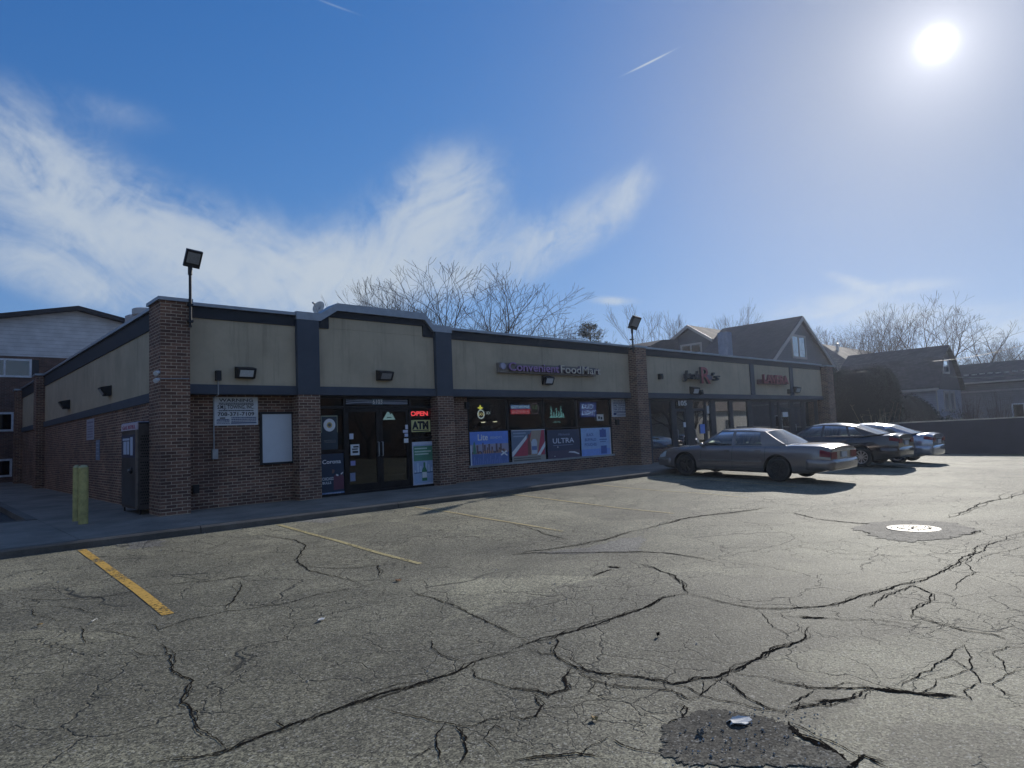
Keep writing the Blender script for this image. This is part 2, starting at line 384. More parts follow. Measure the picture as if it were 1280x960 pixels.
az = math_(nt, 'ARCTAN2', sx.outputs[0], sx.outputs[1]); el = math_(nt, 'ARCSINE', sx.outputs[2])
def azel(px, py):
    v = ray(px, py).normalized(); return np.array((math.atan2(v.x, v.y), math.asin(v.z)))
def blob(cx, cy, rx, ry, rot, w=1.0, pw=1.0):
    a = rad(rot); c = azel(cx, cy)
    e1 = azel(cx+rx*math.cos(a), cy-rx*math.sin(a))-c; e2 = azel(cx+ry*math.sin(a), cy+ry*math.cos(a))-c
    A = np.linalg.inv(np.array((e1, e2)).T)
    x = math_(nt, 'SUBTRACT', az, float(c[0])); y = math_(nt, 'SUBTRACT', el, float(c[1]))
    p = math_(nt, 'ADD', math_(nt, 'MULTIPLY', x, float(A[0, 0])), math_(nt, 'MULTIPLY', y, float(A[0, 1])))
    q = math_(nt, 'ADD', math_(nt, 'MULTIPLY', x, float(A[1, 0])), math_(nt, 'MULTIPLY', y, float(A[1, 1])))
    r2 = math_(nt, 'ADD', math_(nt, 'MULTIPLY', p, p), math_(nt, 'MULTIPLY', q, q))
    if pw != 1: r2 = math_(nt, 'POWER', r2, pw)
    return math_(nt, 'MULTIPLY', math_(nt, 'EXPONENT', math_(nt, 'MULTIPLY', r2, -1.)), w)
def total(bl):
    t = bl[0]
    for b in bl[1:]: t = math_(nt, 'ADD', t, b)
    return t
ae = nn(nt, 'ShaderNodeCombineXYZ', {0: az, 1: el}).outputs[0]
def streak(rot, sc, ratio, det=7., dist=.6, seed=0.):
    mp = nn(nt, 'ShaderNodeMapping', {0: ae, 1: (seed, seed*.3, 0), 2: (0, 0, rad(rot)), 3: (1., ratio, 1.)}, vector_type='TEXTURE') if False else \
         nn(nt, 'ShaderNodeVectorRotate', {0: ae, 'Angle': rad(-rot)}, rotation_type='Z_AXIS')
    sc2 = nn(nt, 'ShaderNodeVectorMath', {0: mp.outputs[0], 1: (sc, sc*ratio, 1)}, operation='MULTIPLY')
    ad = nn(nt, 'ShaderNodeVectorMath', {0: sc2.outputs[0], 1: (seed, seed*1.7, 0)}, operation='ADD')
    return nn(nt, 'ShaderNodeTexNoise', {'Vector': ad.outputs[0], 'Scale': 1., 'Detail': det, 'Roughness': .62, 'Distortion': dist}).outputs[0]
# cloud banks laid out over the sky by azimuth and elevation
left = total([blob(30, 200, 140, 66, -38, .8), blob(130, 268, 180, 62, -28, .95), blob(270, 320, 190, 62, -16, 1.1), blob(40, 330, 130, 32, -22, .75),
              blob(120, 370, 120, 28, -14, .6), blob(150, 140, 85, 24, -12, .5), blob(390, 350, 150, 55, -5, 1.0)])
right = total([blob(500, 300, 120, 62, 24, 1.15), blob(550, 240, 62, 50, 52, 1.1), blob(470, 340, 150, 46, 5, .9), blob(600, 350, 75, 22, 10, .55),
               blob(690, 300, 70, 34, 26, 1.15), blob(765, 255, 60, 30, 40, 1.1), blob(800, 232, 30, 18, 50, .6), blob(620, 210, 60, 50, 55, .28), blob(767, 376, 30, 6, -2, 1.3)])
low = total([blob(1060, 385, 100, 24, 3, 1.25), blob(1065, 352, 40, 8, -18, 1.15), blob(1140, 357, 60, 10, 5, .95), blob(1240, 410, 110, 30, 5, 1.1), blob(980, 395, 60, 14, 0, .35), blob(1130, 395, 60, 22, 0, .4)])
veil = total([blob(880, 170, 150, 60, 35, .15), blob(1000, 250, 300, 150, 10, .14)])
behind = math_(nt, 'MULTIPLY', ramp(nt, math_(nt, 'ABSOLUTE', math_(nt, 'SUBTRACT', az, .75)), 1.0, 1.6), .65)
fl = streak(-30, 6.0, 2.0, seed=3., dist=1.2); fr_ = streak(42, 7.0, 1.6, seed=8., dist=1.3); fw_ = streak(8, 9., 4., seed=5.); fine = streak(40, 19., 1.5, seed=2., dist=1.4, det=9.)
def dens(mask, n, g=1.25):
    w = math_(nt, 'ADD', math_(nt, 'MULTIPLY_ADD', n, 2.2, c=-1.1), math_(nt, 'MULTIPLY_ADD', fine, .9, c=-.45))
    v = math_(nt, 'MULTIPLY', mask, math_(nt, 'ADD', 1., w))
    return ramp(nt, v, .10, 2.5)
cl = total([dens(left, fl), dens(right, fr_), dens(low, fw_), dens(behind, fl), dens(veil, fr_)])
cl = math_(nt, 'SUBTRACT', 1., math_(nt, 'EXPONENT', math_(nt, 'MULTIPLY', cl, -1.7)))
trail = math_(nt, 'ADD', blob(812, 78, 30, 1.3, 27, .8, 1.5), blob(418, 7, 24, 1.2, -20, .22))
cl = math_(nt, 'MINIMUM', math_(nt, 'ADD', math_(nt, 'MULTIPLY', cl, 1.0), trail), .88)
# sky colour: the Nishita sky at its strength, deepened a little
sk = nn(nt, 'ShaderNodeHueSaturation', {'Saturation': 1.28, 'Value': 1., 'Color': sky.outputs[0]}).outputs[0]
sk = nn(nt, 'ShaderNodeVectorMath', {0: sk, 1: (SKYSTR*1.12, SKYSTR*1.05, SKYSTR*1.26)}, operation='MULTIPLY').outputs[0]
sk_s = nn(nt, 'ShaderNodeSeparateXYZ', {0: sk})
def tone(x, a, b): return math_(nt, 'DIVIDE', math_(nt, 'MULTIPLY', x, a), math_(nt, 'MULTIPLY_ADD', x, b, c=1.))
sk = nn(nt, 'ShaderNodeCombineXYZ', {0: tone(sk_s.outputs[0], 1.45, 2.7), 1: tone(sk_s.outputs[1], 1.55, 1.95), 2: tone(sk_s.outputs[2], 1.85, 1.6)}).outputs[0]
sk = mix(nt, cl, sk, sk)
nmix = sk.node; nmix.inputs[7].default_value = (.55, .615, .68, 1)
for l in list(nmix.inputs[7].links): nt.links.remove(l)
# the sun and its aureole
cosg = nn(nt, 'ShaderNodeVectorMath', {0: dn, 1: tuple(GLOW)}, operation='DOT_PRODUCT').outputs['Value']
ang = math_(nt, 'ARCCOSINE', math_(nt, 'MINIMUM', cosg, 1.))
def halo(s, k, p=1.): return math_(nt, 'MULTIPLY', math_(nt, 'EXPONENT', math_(nt, 'MULTIPLY', math_(nt, 'POWER', math_(nt, 'DIVIDE', ang, s), p), -1.)), k)
core = math_(nt, 'ADD', halo(.007, 6., 1.2), math_(nt, 'ADD', halo(.034, .45, 1.1), halo(.095, .26, 1.5)))
veilw = math_(nt, 'MULTIPLY', math_(nt, 'EXPONENT', math_(nt, 'MULTIPLY', math_(nt, 'POWER', math_(nt, 'DIVIDE', ang, .29), 2.), -1.)), .7)
veilw = math_(nt, 'MULTIPLY', veilw, math_(nt, 'MULTIPLY_ADD', cl, -.85, c=1.))
sk = mix(nt, veilw, sk, (.34, .37, .42))
gl = nn(nt, 'ShaderNodeVectorMath', {0: (1., .96, .96), 'Scale': core}, operation='SCALE').outputs[0]
fin = nn(nt, 'ShaderNodeVectorMath', {0: sk, 1: gl}, operation='ADD').outputs[0]
nt.links.new(fin, bg.inputs[0]); bg.inputs[1].default_value = 1.0
sl = bpy.data.lights.new('sun', 'SUN'); so = bpy.data.objects.new('sun', sl); COL.objects.link(so)
sl.energy = 4.0; sl.angle = rad(.5); sl.color = (1., .95, .86); so.rotation_euler = SUN.to_track_quat('Z', 'Y').to_euler(); so.location = (0, 0, 40)
S.view_settings.view_transform = 'Standard'; S.view_settings.look = 'None'; S.view_settings.exposure = 0.0; S.view_settings.gamma = 1
S.cycles.max_bounces = 5; S.cycles.diffuse_bounces = 3; S.cycles.glossy_bounces = 3; S.cycles.use_adaptive_sampling = True; S.cycles.adaptive_threshold = .02; S.cycles.transparent_max_bounces = 12; S.cycles.sample_clamp_indirect = 6.0; S.cycles.caustics_reflective = False; S.cycles.caustics_refractive = False

# ------------------------------------------------------------------ ground, lot, sidewalk
def sheet(name, xs, ys, zf, mat):
    m = MB(); m.grid([[(x, y, zf(x, y)) for x in xs] for y in ys]); return struct(m.build(name, mat))
xs = [-700, -300, -120, -60, -30, -10, 0, 10, 22, 30, 40, 60, 90, 150, 300, 700]
ys = [-700, -300, -120, -60, -30, -15, -8.36, -8.34, -2.86, 0, 10, 30, 60, 120, 300, 700]
sheet('ground', xs, ys, lambda x, y: gz(x, y)-.05, GRASS)
lx = [-40+2*i for i in range(13)] + [-14+.2*i for i in range(140)] + [14+.4*i for i in range(20)] + [22+.5*i for i in range(34)]
ly = [-60, -50, -40, -30, -24, -20] + [-18+.2*i for i in range(77)]
random.seed(3)
def rough_(x, y):
    return .010*math.sin(x*1.3+y*.7)+.008*math.sin(x*.45-y*1.1+2)+.004*math.sin(3.1*x+1)*math.sin(2.7*y)
def lotz(x, y):
    e = min(max((-3.2-y)/1.5, 0), 1); return gz(x, y)+rough_(x, y)*e
sheet('parking_lot', lx, sorted(set([y for y in ly if y < -2.9]+[-2.83])), lotz, ASPH)
m = MB(); m.grid([[(x, y, gz(x, y)) for x in (35.2, 36.5, 38, 40)] for y in (-2.83, 0, 5, 12, 20)]); struct(m.build('side_yard', ASPH))
m = MB(); m.grid([[(x, y, .0) for x in (-30, -15, -1.93)] for y in (2.04, 12, 30)]); struct(m.build('driveway', ASPH_D))
# kerb and sidewalk slabs
KZ, WZ, KY = .124, .124, -2.85
m = MB()
for x0, x1 in [(-40+4*i, -36+4*i) for i in range(19)]:
    pr = [(x0, KY, -.3), (x0, KY, KZ-.03), (x0, KY+.03, KZ), (x0, KY+.17, KZ), (x0, KY+.17, -.3)]
    m.prism([p for p in pr], (3.985, 0, 0))
struct(m.build('kerb', KERB))
m = MB(); jo = [-40, -34, -28, -22, -16, -11, -7.5, -4.6, -1.75, .1, 1.85, 3.6, 5.4, 7.2, 9.0, 10.8, 12.6, 14.4, 16.2, 18, 19.8, 21.6, 23.4, 25.2, 27, 28.8, 30.6, 32.4, 35.2]
for a, b in zip(jo, jo[1:]):
    y1 = 1.9 if b <= -1.7 else .45
    if b < -1.7 or a >= .05:
        m.box(a+.006, b-.006, KY+.176, -1.22, -.2, KZ+.001*math.sin(a*9)); m.box(a+.006, b-.006, -1.208, y1, -.2, KZ+.001*math.sin(a*7))
m.box(-1.744, .094, KY+.176, -.62, -.2, KZ)
struct(m.build('sidewalk', CONC))
m = MB()
for a, b in ((-.608, 3.2), (3.212, 7.4), (7.412, 12), (12.012, 18), (18.012, 26)): m.box(-1.744, .30, a, b, -.2, KZ-.004)
struct(m.build('side_walkway', CONC))
m = MB(); m.box(-1.93, -1.75, 1.91, 26, -.2, KZ+.012); m.box(-30, -1.936, 1.906, 2.03, -.2, KZ+.01); struct(m.build('driveway_kerb', KERB))
m = MB(); m.box(-60, 1, 26.05, 27.4, -.1, .10); struct(m.build('sunlit_ground_strip', CONC))  # pale slab stands in for the sunlit strip of ground behind

def line_strip(name, pts, w, mat, label, dz=.006):
    m = MB(); P = []
    n = 14
    for i in range(n+1):
        t = i/n; c = Vector(pts[0]).lerp(Vector(pts[1]), t)
        dd = (Vector(pts[1])-Vector(pts[0])).normalized(); s = Vector((-dd.y, dd.x, 0))
        P.append([tuple(c+s*q) for q in (-w/2, 0, w/2)])
    for row in P:
        for k, p in enumerate(row): row[k] = (p[0], p[1], lotz(p[0], p[1])+dz)
    m.grid(P, True); o = m.build(name, mat); return o
def lp(x, y0, y1): return ((x, y0, 0), (x, y1, 0))
for i, (x, y1, w, mt, lb) in enumerate([(-1.77, -7.5, .115, YEL, 'bright yellow stall line at the left end of the lot'),
        (1.3, -7.55, .085, YELM, 'thin yellow stall line in front of the blank white board'),
        (4.35, -7.3, .09, YELF, 'worn yellow stall line in front of the double doors'),
        (7.2, -7.6, .09, YELF, 'worn yellow stall line in front of the poster window'),
        (10.2, -7.6, .09, YELF, 'worn stall line left of the tan sedan, nearest to it'),
        (13.1, -7.4, .09, YELF, 'worn stall line running under the left edge of the tan sedan'),
        (17.4, -7.6, .09, YELF, 'worn stall line between tan sedan and black sedan')]):
    o = line_strip('parking_line', lp(x, -2.95, y1), w, mt, lb); o['kind'] = 'structure'; tag(o, lb, 'painted line', 'stall lines painted on the lot')

# cracks traced on the lot
def crackline(m, pts, w, rough=.10, seed=0):
    rnd = random.Random(seed)
    P = [Vector((p[0], p[1], 0)) for p in pts]
    def sub(a, b, depth):
        L = (b-a).length
        if depth == 0 or L < .035: return [a]
        c = (a+b)/2; dd = (b-a); n = Vector((-dd.y, dd.x, 0))
        c = c+n*rnd.uniform(-1, 1)*rough
        return sub(a, c, depth-1)+sub(c, b, depth-1)
    Q = []
    for a, b in zip(P, P[1:]): Q += sub(a, b, 5)
    Q.append(P[-1])
    row = []
    n = len(Q)
    for i, q in enumerate(Q):
        dd = (Q[min(i+1, n-1)]-Q[max(i-1, 0)]).normalized(); s = Vector((-dd.y, dd.x, 0))
        ww = w*(.45+.75*rnd.random())*min(1, .25+4*min(i, n-1-i)/max(n, 1))
        e = rnd.uniform(-.2, .2)*w
        a = q+s*(ww/2+e); b = q-s*(ww/2-e)
        row.append([(a.x, a.y, lotz(a.x, a.y)+.005), (b.x, b.y, lotz(b.x, b.y)+.005)])
    m.grid(row)
Lc = lambda l: [(gnd(x/2, 600+y/2)) for x, y in l]
Rc = lambda l: [(gnd(640+x/2, 600+y/2)) for x, y in l]
CR = [
 (Lc([(380,715),(470,705),(560,685),(640,655),(720,625),(790,600),(850,575),(930,548),(985,530),(1060,505),(1130,485),(1175,460),(1230,442),(1280,430)]), .026),
 (Lc([(840,580),(900,560),(960,545),(1020,525),(1100,500)]), .018), (Lc([(880,560),(930,535),(985,515),(1060,505)]), .012),
 (Lc([(560,675),(520,640),(487,610),(478,575),(455,560),(465,530),(483,500),(445,480),(428,455),(415,420),(390,405)]), .02),
 (Lc([(1030,275),(1050,290),(1090,300),(1150,320),(1200,345),(1250,370),(1280,385)])+Rc([(35,405)]), .018),
 (Lc([(1075,395),(1080,420),(1110,440),(1160,455)]), .014),
 (Lc([(1175,470),(1190,495),(1240,510),(1280,525)])+Rc([(60,530)]), .016),
 (Lc([(935,570),(1000,590),(1060,603),(1120,615),(1180,622),(1220,605),(1280,597)])+Rc([(30,605)]), .014),
 (Lc([(1110,620),(1090,655),(1100,690),(1105,715)]), .014), (Lc([(1140,625),(1165,650),(1170,690),(1150,715)]), .02),
 (Lc([(1280,640),(1240,620),(1210,655),(1250,700)]), .01), (Lc([(1020,715),(1060,690),(1095,670)]), .01),
 (Lc([(700,610),(690,612),(720,628)]), .014),
 (Lc([(650,133),(700,145),(740,150),(765,165),(752,185),(755,215),(800,235),(850,245),(905,262)]), .022),
 (Lc([(755,218),(830,222),(900,220),(945,215),(950,245)]), .018),
 (Lc([(0,295),(90,300),(180,298),(270,292),(310,285),(400,265),(480,258),(560,250),(610,243),(660,240),(700,220)]), .017),
 (Lc([(30,318),(110,315),(180,320),(230,332),(265,333)]), .015), (Lc([(75,320),(90,340),(140,352),(190,350)]), .012),
 (Lc([(200,365),(260,360),(330,358),(385,358),(395,372),(430,360),(470,345),(530,335),(570,325),(640,318),(700,310),(760,295),(830,280),(900,268),(1010,250)]), .016),
 (Lc([(200,368),(210,395),(215,410)]), .014), (Lc([(240,375),(310,385),(360,395)]), .012), (Lc([(330,420),(360,435),(400,437),(425,437)]), .012),
 (Lc([(0,460),(60,430),(130,415),(210,408),(300,395)]), .009), (Lc([(0,400),(80,385),(150,372),(205,368)]), .009),
 (Lc([(600,255),(590,290),(570,310),(565,325)]), .018),
 (Rc([(0,425),(40,410),(110,390),(170,375),(230,355),(290,335),(340,318),(380,298),(440,290)]), .03),
 (Rc([(440,290),(430,265),(410,245),(370,230),(320,212)]), .026),
 (Rc([(440,290),(500,302),(560,315),(610,323),(680,322),(750,318),(810,312),(850,300),(900,283),(950,270),(1000,257),(1060,235),(1110,210),(1145,185),(1200,160),(1280,130)]), .024),
 (Rc([(40,420),(80,435),(110,440),(150,465),(190,478),(250,485),(310,490),(370,498),(400,508),(470,492),(510,490),(560,470),(610,445),(660,420),(710,405),(735,390),(745,365)]), .026),
 (Rc([(110,440),(105,425),(115,410),(108,395)]), .018),
 (Rc([(150,470),(130,500),(135,525),(90,540),(60,530),(0,522)]), .024),
 (Rc([(60,540),(75,570),(60,595),(30,605),(0,600)]), .018),
 (Rc([(170,480),(210,505),(270,515),(320,520),(400,525),(440,545),(470,540)]), .018),
 (Rc([(520,490),(470,535),(520,550),(560,555),(610,570),(650,575),(690,580)]), .014),
 (Rc([(520,490),(560,515),(600,550),(640,570),(690,580)]), .018),
 (Rc([(630,488),(690,505),(740,515),(800,515),(890,512),(950,520),(1020,525),(1090,530),(1150,545)]), .022),
 (Rc([(890,515),(950,523),(1010,528),(1060,530),(1110,534)]), .05),
 (Rc([(690,580),(730,565),(780,555),(830,545),(870,535),(890,515)]), .024), (Rc([(760,553),(800,548),(850,543)]), .03),
 (Rc([(560,480),(630,488)]), .012), (Rc([(690,560),(740,535),(755,520)]), .014),
 (Rc([(0,185),(60,180),(130,182),(190,180),(260,180),(325,180),(380,182),(440,190),(500,203)]), .03),
 (Rc([(890,320),(940,290),(1000,265),(1050,285),(1045,305),(1005,325),(1000,345)]), .02),
 (Rc([(1005,340),(1060,358),(1120,375),(1200,385),(1240,400)]), .018),
 (Rc([(650,335),(720,343),(780,345),(840,350),(900,348),(960,355),(1020,370)]), .014), (Rc([(720,343),(780,343)]), .05),
 (Rc([(970,510),(1000,490),(1050,470),(1090,440),(1130,410)]), .016),
 (Rc([(1130,410),(1150,440),(1145,470),(1170,500),(1200,505),(1240,480),(1280,470)]), .014),
 (Rc([(1150,430),(1200,430),(1240,415),(1280,420)]), .012), (Rc([(1060,490),(1110,480),(1145,470)]), .012), (Rc([(1170,500),(1130,520),(1150,545)]), .012),
 (Rc([(1020,525),(1060,505),(1060,490)]), .012), (Rc([(1200,505),(1230,530),(1280,540)]), .012), (Rc([(1240,480),(1230,450),(1200,430)]), .012), (Rc([(1090,440),(1120,455),(1145,470)]), .012),
 (Rc([(1145,185),(1160,230),(1120,255),(1100,280)]), .014), (Rc([(1160,205),(1220,180),(1280,165)]), .012),
 (Rc([(760,95),(830,105),(900,110),(950,106),(1050,109),(1130,120),(1170,130)]), .05), (Rc([(1170,130),(1140,137),(1080,143)]), .03), (Rc([(870,122),(900,137),(960,146)]), .03),
 (Rc([(330,125),(420,100),(480,90),(560,80),(640,68)]), .04), (Rc([(700,80),(760,95)]), .03), (Rc([(0,185),(110,170),(230,150),(330,125)]), .025),
 (Rc([(240,220),(270,222)]), .06), (Rc([(200,245),(250,225)]), .03), (Rc([(1090,95),(1140,75),(1200,55),(1280,25)]), .03), (Rc([(0,110),(60,125),(140,150)]), .02),
 (Rc([(690,605),(720,640),(770,665),(820,690),(845,725)]), .05), (Rc([(610,325),(640,355),(680,380),(700,395)]), .01),
 (Rc([(690,600),(760,640),(830,670),(880,700)]), .014), (Rc([(0,715),(60,700),(160,690),(230,700)]), .02),
 (Rc([(160,700),(200,670),(250,645)]), .01), (Rc([(250,655),(310,680),(370,690)]), .014), (Rc([(400,508),(440,515),(470,535)]), .014),
 (Rc([(210,505),(190,530),(230,545),(290,550)]), .01), (Rc([(740,515),(720,500),(690,505)]), .01), (Rc([(800,515),(830,500),(870,505),(890,512)]), .012),
 (Rc([(470,492),(480,510),(470,535)]), .012), (Rc([(375,625),(430,590),(440,570),(400,560)]), .018), (Rc([(840,715),(880,690),(940,720)]), .03),
]
m = MB()
for i, (pts, w) in enumerate(CR):
    crackline(m, pts, w*.72, .085, i)
    if w >= .018: crackline(m, [p+Vector((math.sin(k*2.1+i)*.035, math.cos(k*1.7+i)*.035, 0)) for k, p in enumerate(pts)], w*.4, .10, i+500)
    if w >= .024: crackline(m, [p+Vector((math.cos(k*1.3+i)*.05, math.sin(k*2.7+i)*.05, 0)) for k, p in enumerate(pts)], w*.3, .11, i+900)
struct(m.build('pavement_crack', CRACK))
# broken pothole with loose aggregate, and repair patches
def patch(name, poly, mat, dz, amp=0., n=60, seed=1, jag=.03):
    rnd = random.Random(seed); pts = [Vector((p.x, p.y, 0)) for p in poly]; c = sum(pts, Vector())/len(pts)
    edge = []
    for a, b in zip(pts, pts[1:]+pts[:1]):
        for k in range(12): edge.append(a.lerp(b, k/12)+Vector((rnd.uniform(-1, 1), rnd.uniform(-1, 1), 0))*jag)
    rows = [[None]*(len(edge)+1) for _ in range(n)]
    for i in range(n):
        t = (i/(n-1))
        for j in range(len(edge)+1):
            q = c.lerp(edge[j % len(edge)], t)
            z = lotz(q.x, q.y)+dz+amp*(.5+.25*math.sin(41*q.x+3*math.sin(23*q.y))+.25*math.sin(37*q.y+2*math.sin(29*q.x)))*(1 if i < n-1 else 0)
            rows[i][j] = (q.x, q.y, z)
    for i in range(n): rows[i][-1] = rows[i][0]
    m = MB(); m.grid(rows); return struct(m.build(name, mat))
patch('pothole', Rc([(375,622),(432,592),(500,570),(560,580),(640,592),(690,612),(702,645),(760,668),(825,692),(850,719),(640,719),(440,719),(400,700),(372,690),(380,660)]), GRAVEL, .004, .004, 60, 5, .022)
patch('pavement_patch', Rc([(850,122),(900,106),(1000,101),(1100,107),(1170,129),(1110,145),(1000,154),(920,146)]), ASPH_M, .006, 0, 5, 6, .06)
patch('pavement_patch', Rc([(170,170),(330,140),(320,178),(200,182),(60,180)]), PATCHL, .003, 0, 5, 7, .08)
patch('pavement_patch', Lc([(300,165),(345,152),(410,152),(400,165),(330,172)]), PATCHL, .003, 0, 5, 8, .08)
patch('pavement_patch', Lc([(740,105),(800,95),(850,97),(820,108)]), PATCHL, .003, 0, 5, 9, .06)
# loose stones around the pothole: nobody could count them
m = MB(); rnd = random.Random(5)
cpt = Rc([(560,650)])[0]
for i in range(160):
    a = rnd.uniform(0, 6.28); r = rnd.random()**.6*.62
    x, y = cpt.x+math.cos(a)*r*1.0, cpt.y+math.sin(a)*r*.6-.1; s = rnd.uniform(.002, .0055)
    ax = Vector((rnd.uniform(-1, 1), rnd.uniform(-1, 1), rnd.uniform(-.5, .5))).normalized()
    ay = ax.orthogonal().normalized(); m.obox((x, y, lotz(x, y)+.012), ax*s, ay*s*.8, ax.cross(ay)*s*.6)
for i in range(330):
    x = rnd.uniform(-12, 14); y = -2.87-abs(rnd.gauss(0, .16)) if i % 3 else rnd.uniform(-12, -3.2); s = rnd.uniform(.003, .009)
    ax = Vector((rnd.uniform(-1, 1), rnd.uniform(-1, 1), rnd.uniform(-.2, .2))).normalized(); ay = ax.orthogonal().normalized(); m.obox((x, y, lotz(x, y)+.004), ax*s, ay*s*.8, ax.cross(ay)*s*.4)
struct(m.build('loose_gravel', M('loose_stone', (.34, .33, .30), .85, var=.5, scale=30.)), 'stuff')
# small litter
def flake(name, px, py, w, l, mat, label, cat, rot=.3, thick=.004):
    p = gnd(px, py); z = lotz(p.x, p.y)+.006; rnd = random.Random(px); n = 15
    e = [Vector((math.cos(2*math.pi*k/n)*l/2*rnd.uniform(.5, 1.15), math.sin(2*math.pi*k/n)*w/2*rnd.uniform(.5, 1.15), rnd.uniform(0, .02))) for k in range(n)]
    R_ = Matrix.Rotation(rot, 3, 'Z'); m = MB(); m.prism([R_ @ v+Vector((p.x, p.y, z)) for v in e], (0, 0, thick))
    return tag(m.build(name, mat, org=(p.x, p.y, z)), label, cat)
PAPER = M('litter_paper', (.6, .6, .58), .8, var=.1)
LEAF = M('dry_leaf', (.16, .075, .03), .9, var=.3, scale=30.); LEAFY = M('pale_dry_leaf', (.3, .2, .08), .9, var=.3, scale=30.)
flake('litter_paper', 402, 774, .05, .13, PAPER, 'small white paper scrap lying alone on the asphalt near the left stall lines', 'litter', .5)
flake('litter_paper', 923, 905, .10, .17, PAPER, 'torn white paper scrap lying in the dark broken pothole', 'litter', -.6)
flake('dead_leaf', 497, 727, .07, .12, LEAF, 'rusty brown dead leaf at the end of a crack left of centre', 'leaf', .2)
flake('dead_leaf', 743, 904, .045, .06, LEAFY, 'pale yellow dead leaf on asphalt left of the pothole', 'leaf', 1.2)
flake('litter_paper', 118, 777, .025, .11, PAPER, 'thin white straw wrapper just past the bright yellow line', 'litter', .9)
flake('dead_leaf', 50, 783, .05, .05, LEAFY, 'tiny pale leaf on the asphalt at the far left', 'leaf', .4)
flake('asphalt_chunk', 823, 796, .03, .04, CRACK, 'small black chunk of asphalt on the smooth slab right of centre', 'rubble', .4, .015)
flake('asphalt_chunk', 876, 921, .045, .05, PATCHL, 'pale rounded stone lying in the dark broken pothole', 'stone', .4, .015)
# manhole
p = gnd(1142, 661.5); mh = empty('manhole_cover', (p.x, p.y, lotz(p.x, p.y)), 'round steel manhole cover shining in a sunken ring of dark asphalt', 'manhole cover')
SHINE = M('worn_steel', (.17, .165, .155), .5, .9, var=.55, scale=14., bump=.4, bscale=40.)
z0 = lotz(p.x, p.y)
m = MB(); m.lathe((p.x, p.y, z0), (0, 0, 1), [(0, .012), (.285, .012), (.292, .006)], 40)
for i in range(-4, 5):
    for j in range(-4, 5):
        if i*i+j*j < 17: m.box(p.x+i*.055-.014, p.x+i*.055+.014, p.y+j*.055-.014, p.y+j*.055+.014, z0+.0125, z0+.021)
nf = len(m.f); rnd = random.Random(3)
for k in range(34):
    a = k*2*math.pi/34; r = .225; w_ = rnd.uniform(.008, .02); h_ = rnd.uniform(.012, .026)
    if k % 8 != 0: m.obox((p.x+r*math.cos(a), p.y+r*math.sin(a), z0+.0222), (-math.sin(a)*w_*.6, math.cos(a)*w_*.6, 0), (math.cos(a)*h_, math.sin(a)*h_, 0), (0, 0, .001))
for k in range(9): m.obox((p.x-.12+.03*k, p.y+rnd.uniform(-.03, .03), z0+.0222), (.006, 0, 0), (0, rnd.uniform(.01, .03), 0), (0, 0, .001))
lid = m.build('lid', SHINE, mh); lid.data.materials.append(M('packed_dirt', (.05, .048, .042), .95, var=.3, spec=.1))
for pl in lid.data.polygons[nf:]: pl.material_index = 1
m = MB(); m.lathe((p.x, p.y, z0), (0, 0, 1), [(.296, .004), (.30, .014), (.36, .012), (.37, .0)], 40); m.build('frame_ring', M('cast_iron', (.09, .085, .08), .6, .6, var=.3), mh)

# ------------------------------------------------------------------ the row of shops
YB = .27; ZC, ZR, ZF, ZT, ZB = 4.62, 4.94, 4.295, 2.845, 2.635
ZW = KZ
bl = empty('shop_building', (17, 6, 0), 'long one storey row of shops in dark brick with olive stucco above', 'building')
P1 = (fac(371.5, 410, -.12).x, fac(398.5, 410, -.12).x); P2 = (fac(544.5, 420, -.12).x, fac(564, 420, -.12).x)
X2 = (fac(793.9, 434.7, -.35).x, fac(807, 435, -.35).x); X3 = (fac(1034, 470, -.35).x, fac(1041.5, 470, -.35).x)
WX = (fac(583.6, 500, YB).x, fac(763.3, 500, YB).x); WZ0 = fac(600, 581.0, YB).z
XW = .19; YE = 24.0; YP = 16.6
XE = X3[1]
# lower brick walls
S4 = (X2[1], fac(1022, 530, YB).x)
b = MB()
b.box(.5, P1[0]+.1, YB, YB+.25, 0, ZB-.005); b.box(P1[0], P1[1], -.12, YB+.25, 0, ZB-.004)
b.box(P2[0], P2[1], -.12, YB+.249, 0, ZB-.004); b.box(P2[1], WX[0], YB, YB+.25, 0, ZB-.005)
b.box(WX[0], WX[1], YB, YB+.25, 0, WZ0-.07); b.box(WX[1], X2[0]+.1, YB, YB+.25, 0, ZB-.005)
b.box(S4[0]-.1, S4[0]+.25, YB, YB+.25, 0, ZB-.005); b.box(S4[1], X3[0]+.1, YB, YB+.25, 0, ZB-.005)
b.box(XW, XW+.25, .2, YE, 0, 2.52); b.box(XE-.25, XE, .2, YE, 0, ZC-.1); b.box(XW+.25, XE-.25, YE-.25, YE, 0, ZC-.1)
b.build('brick_wall', BRICK, bl)
# pillars
def pillar(x0, x1, y0, y1, zt):
    q = MB().box(x0, x1, y0, y1, 0, zt-.07).build('brick_pillar', BRICK, bl)
    MB().box(x0-.05, x1+.05, y0-.05, y1+.05, zt-.07, zt).build('coping', CAPM, q)
pillar(0, .57, -.35, .5, fac(215, 371.3, -.4).z)
pillar(X2[0], X2[1], -.35, .3, fac(800, 432.0, -.4).z); pillar(X3[0], X3[1], -.35, .3, fac(1038, 456.5, -.4).z)
pillar(XW-.28, XW+.3, YP, YP+.75, ZC+.02); pillar(XW-.28, XW+.3, YE-.5, YE+.1, ZC-.05)
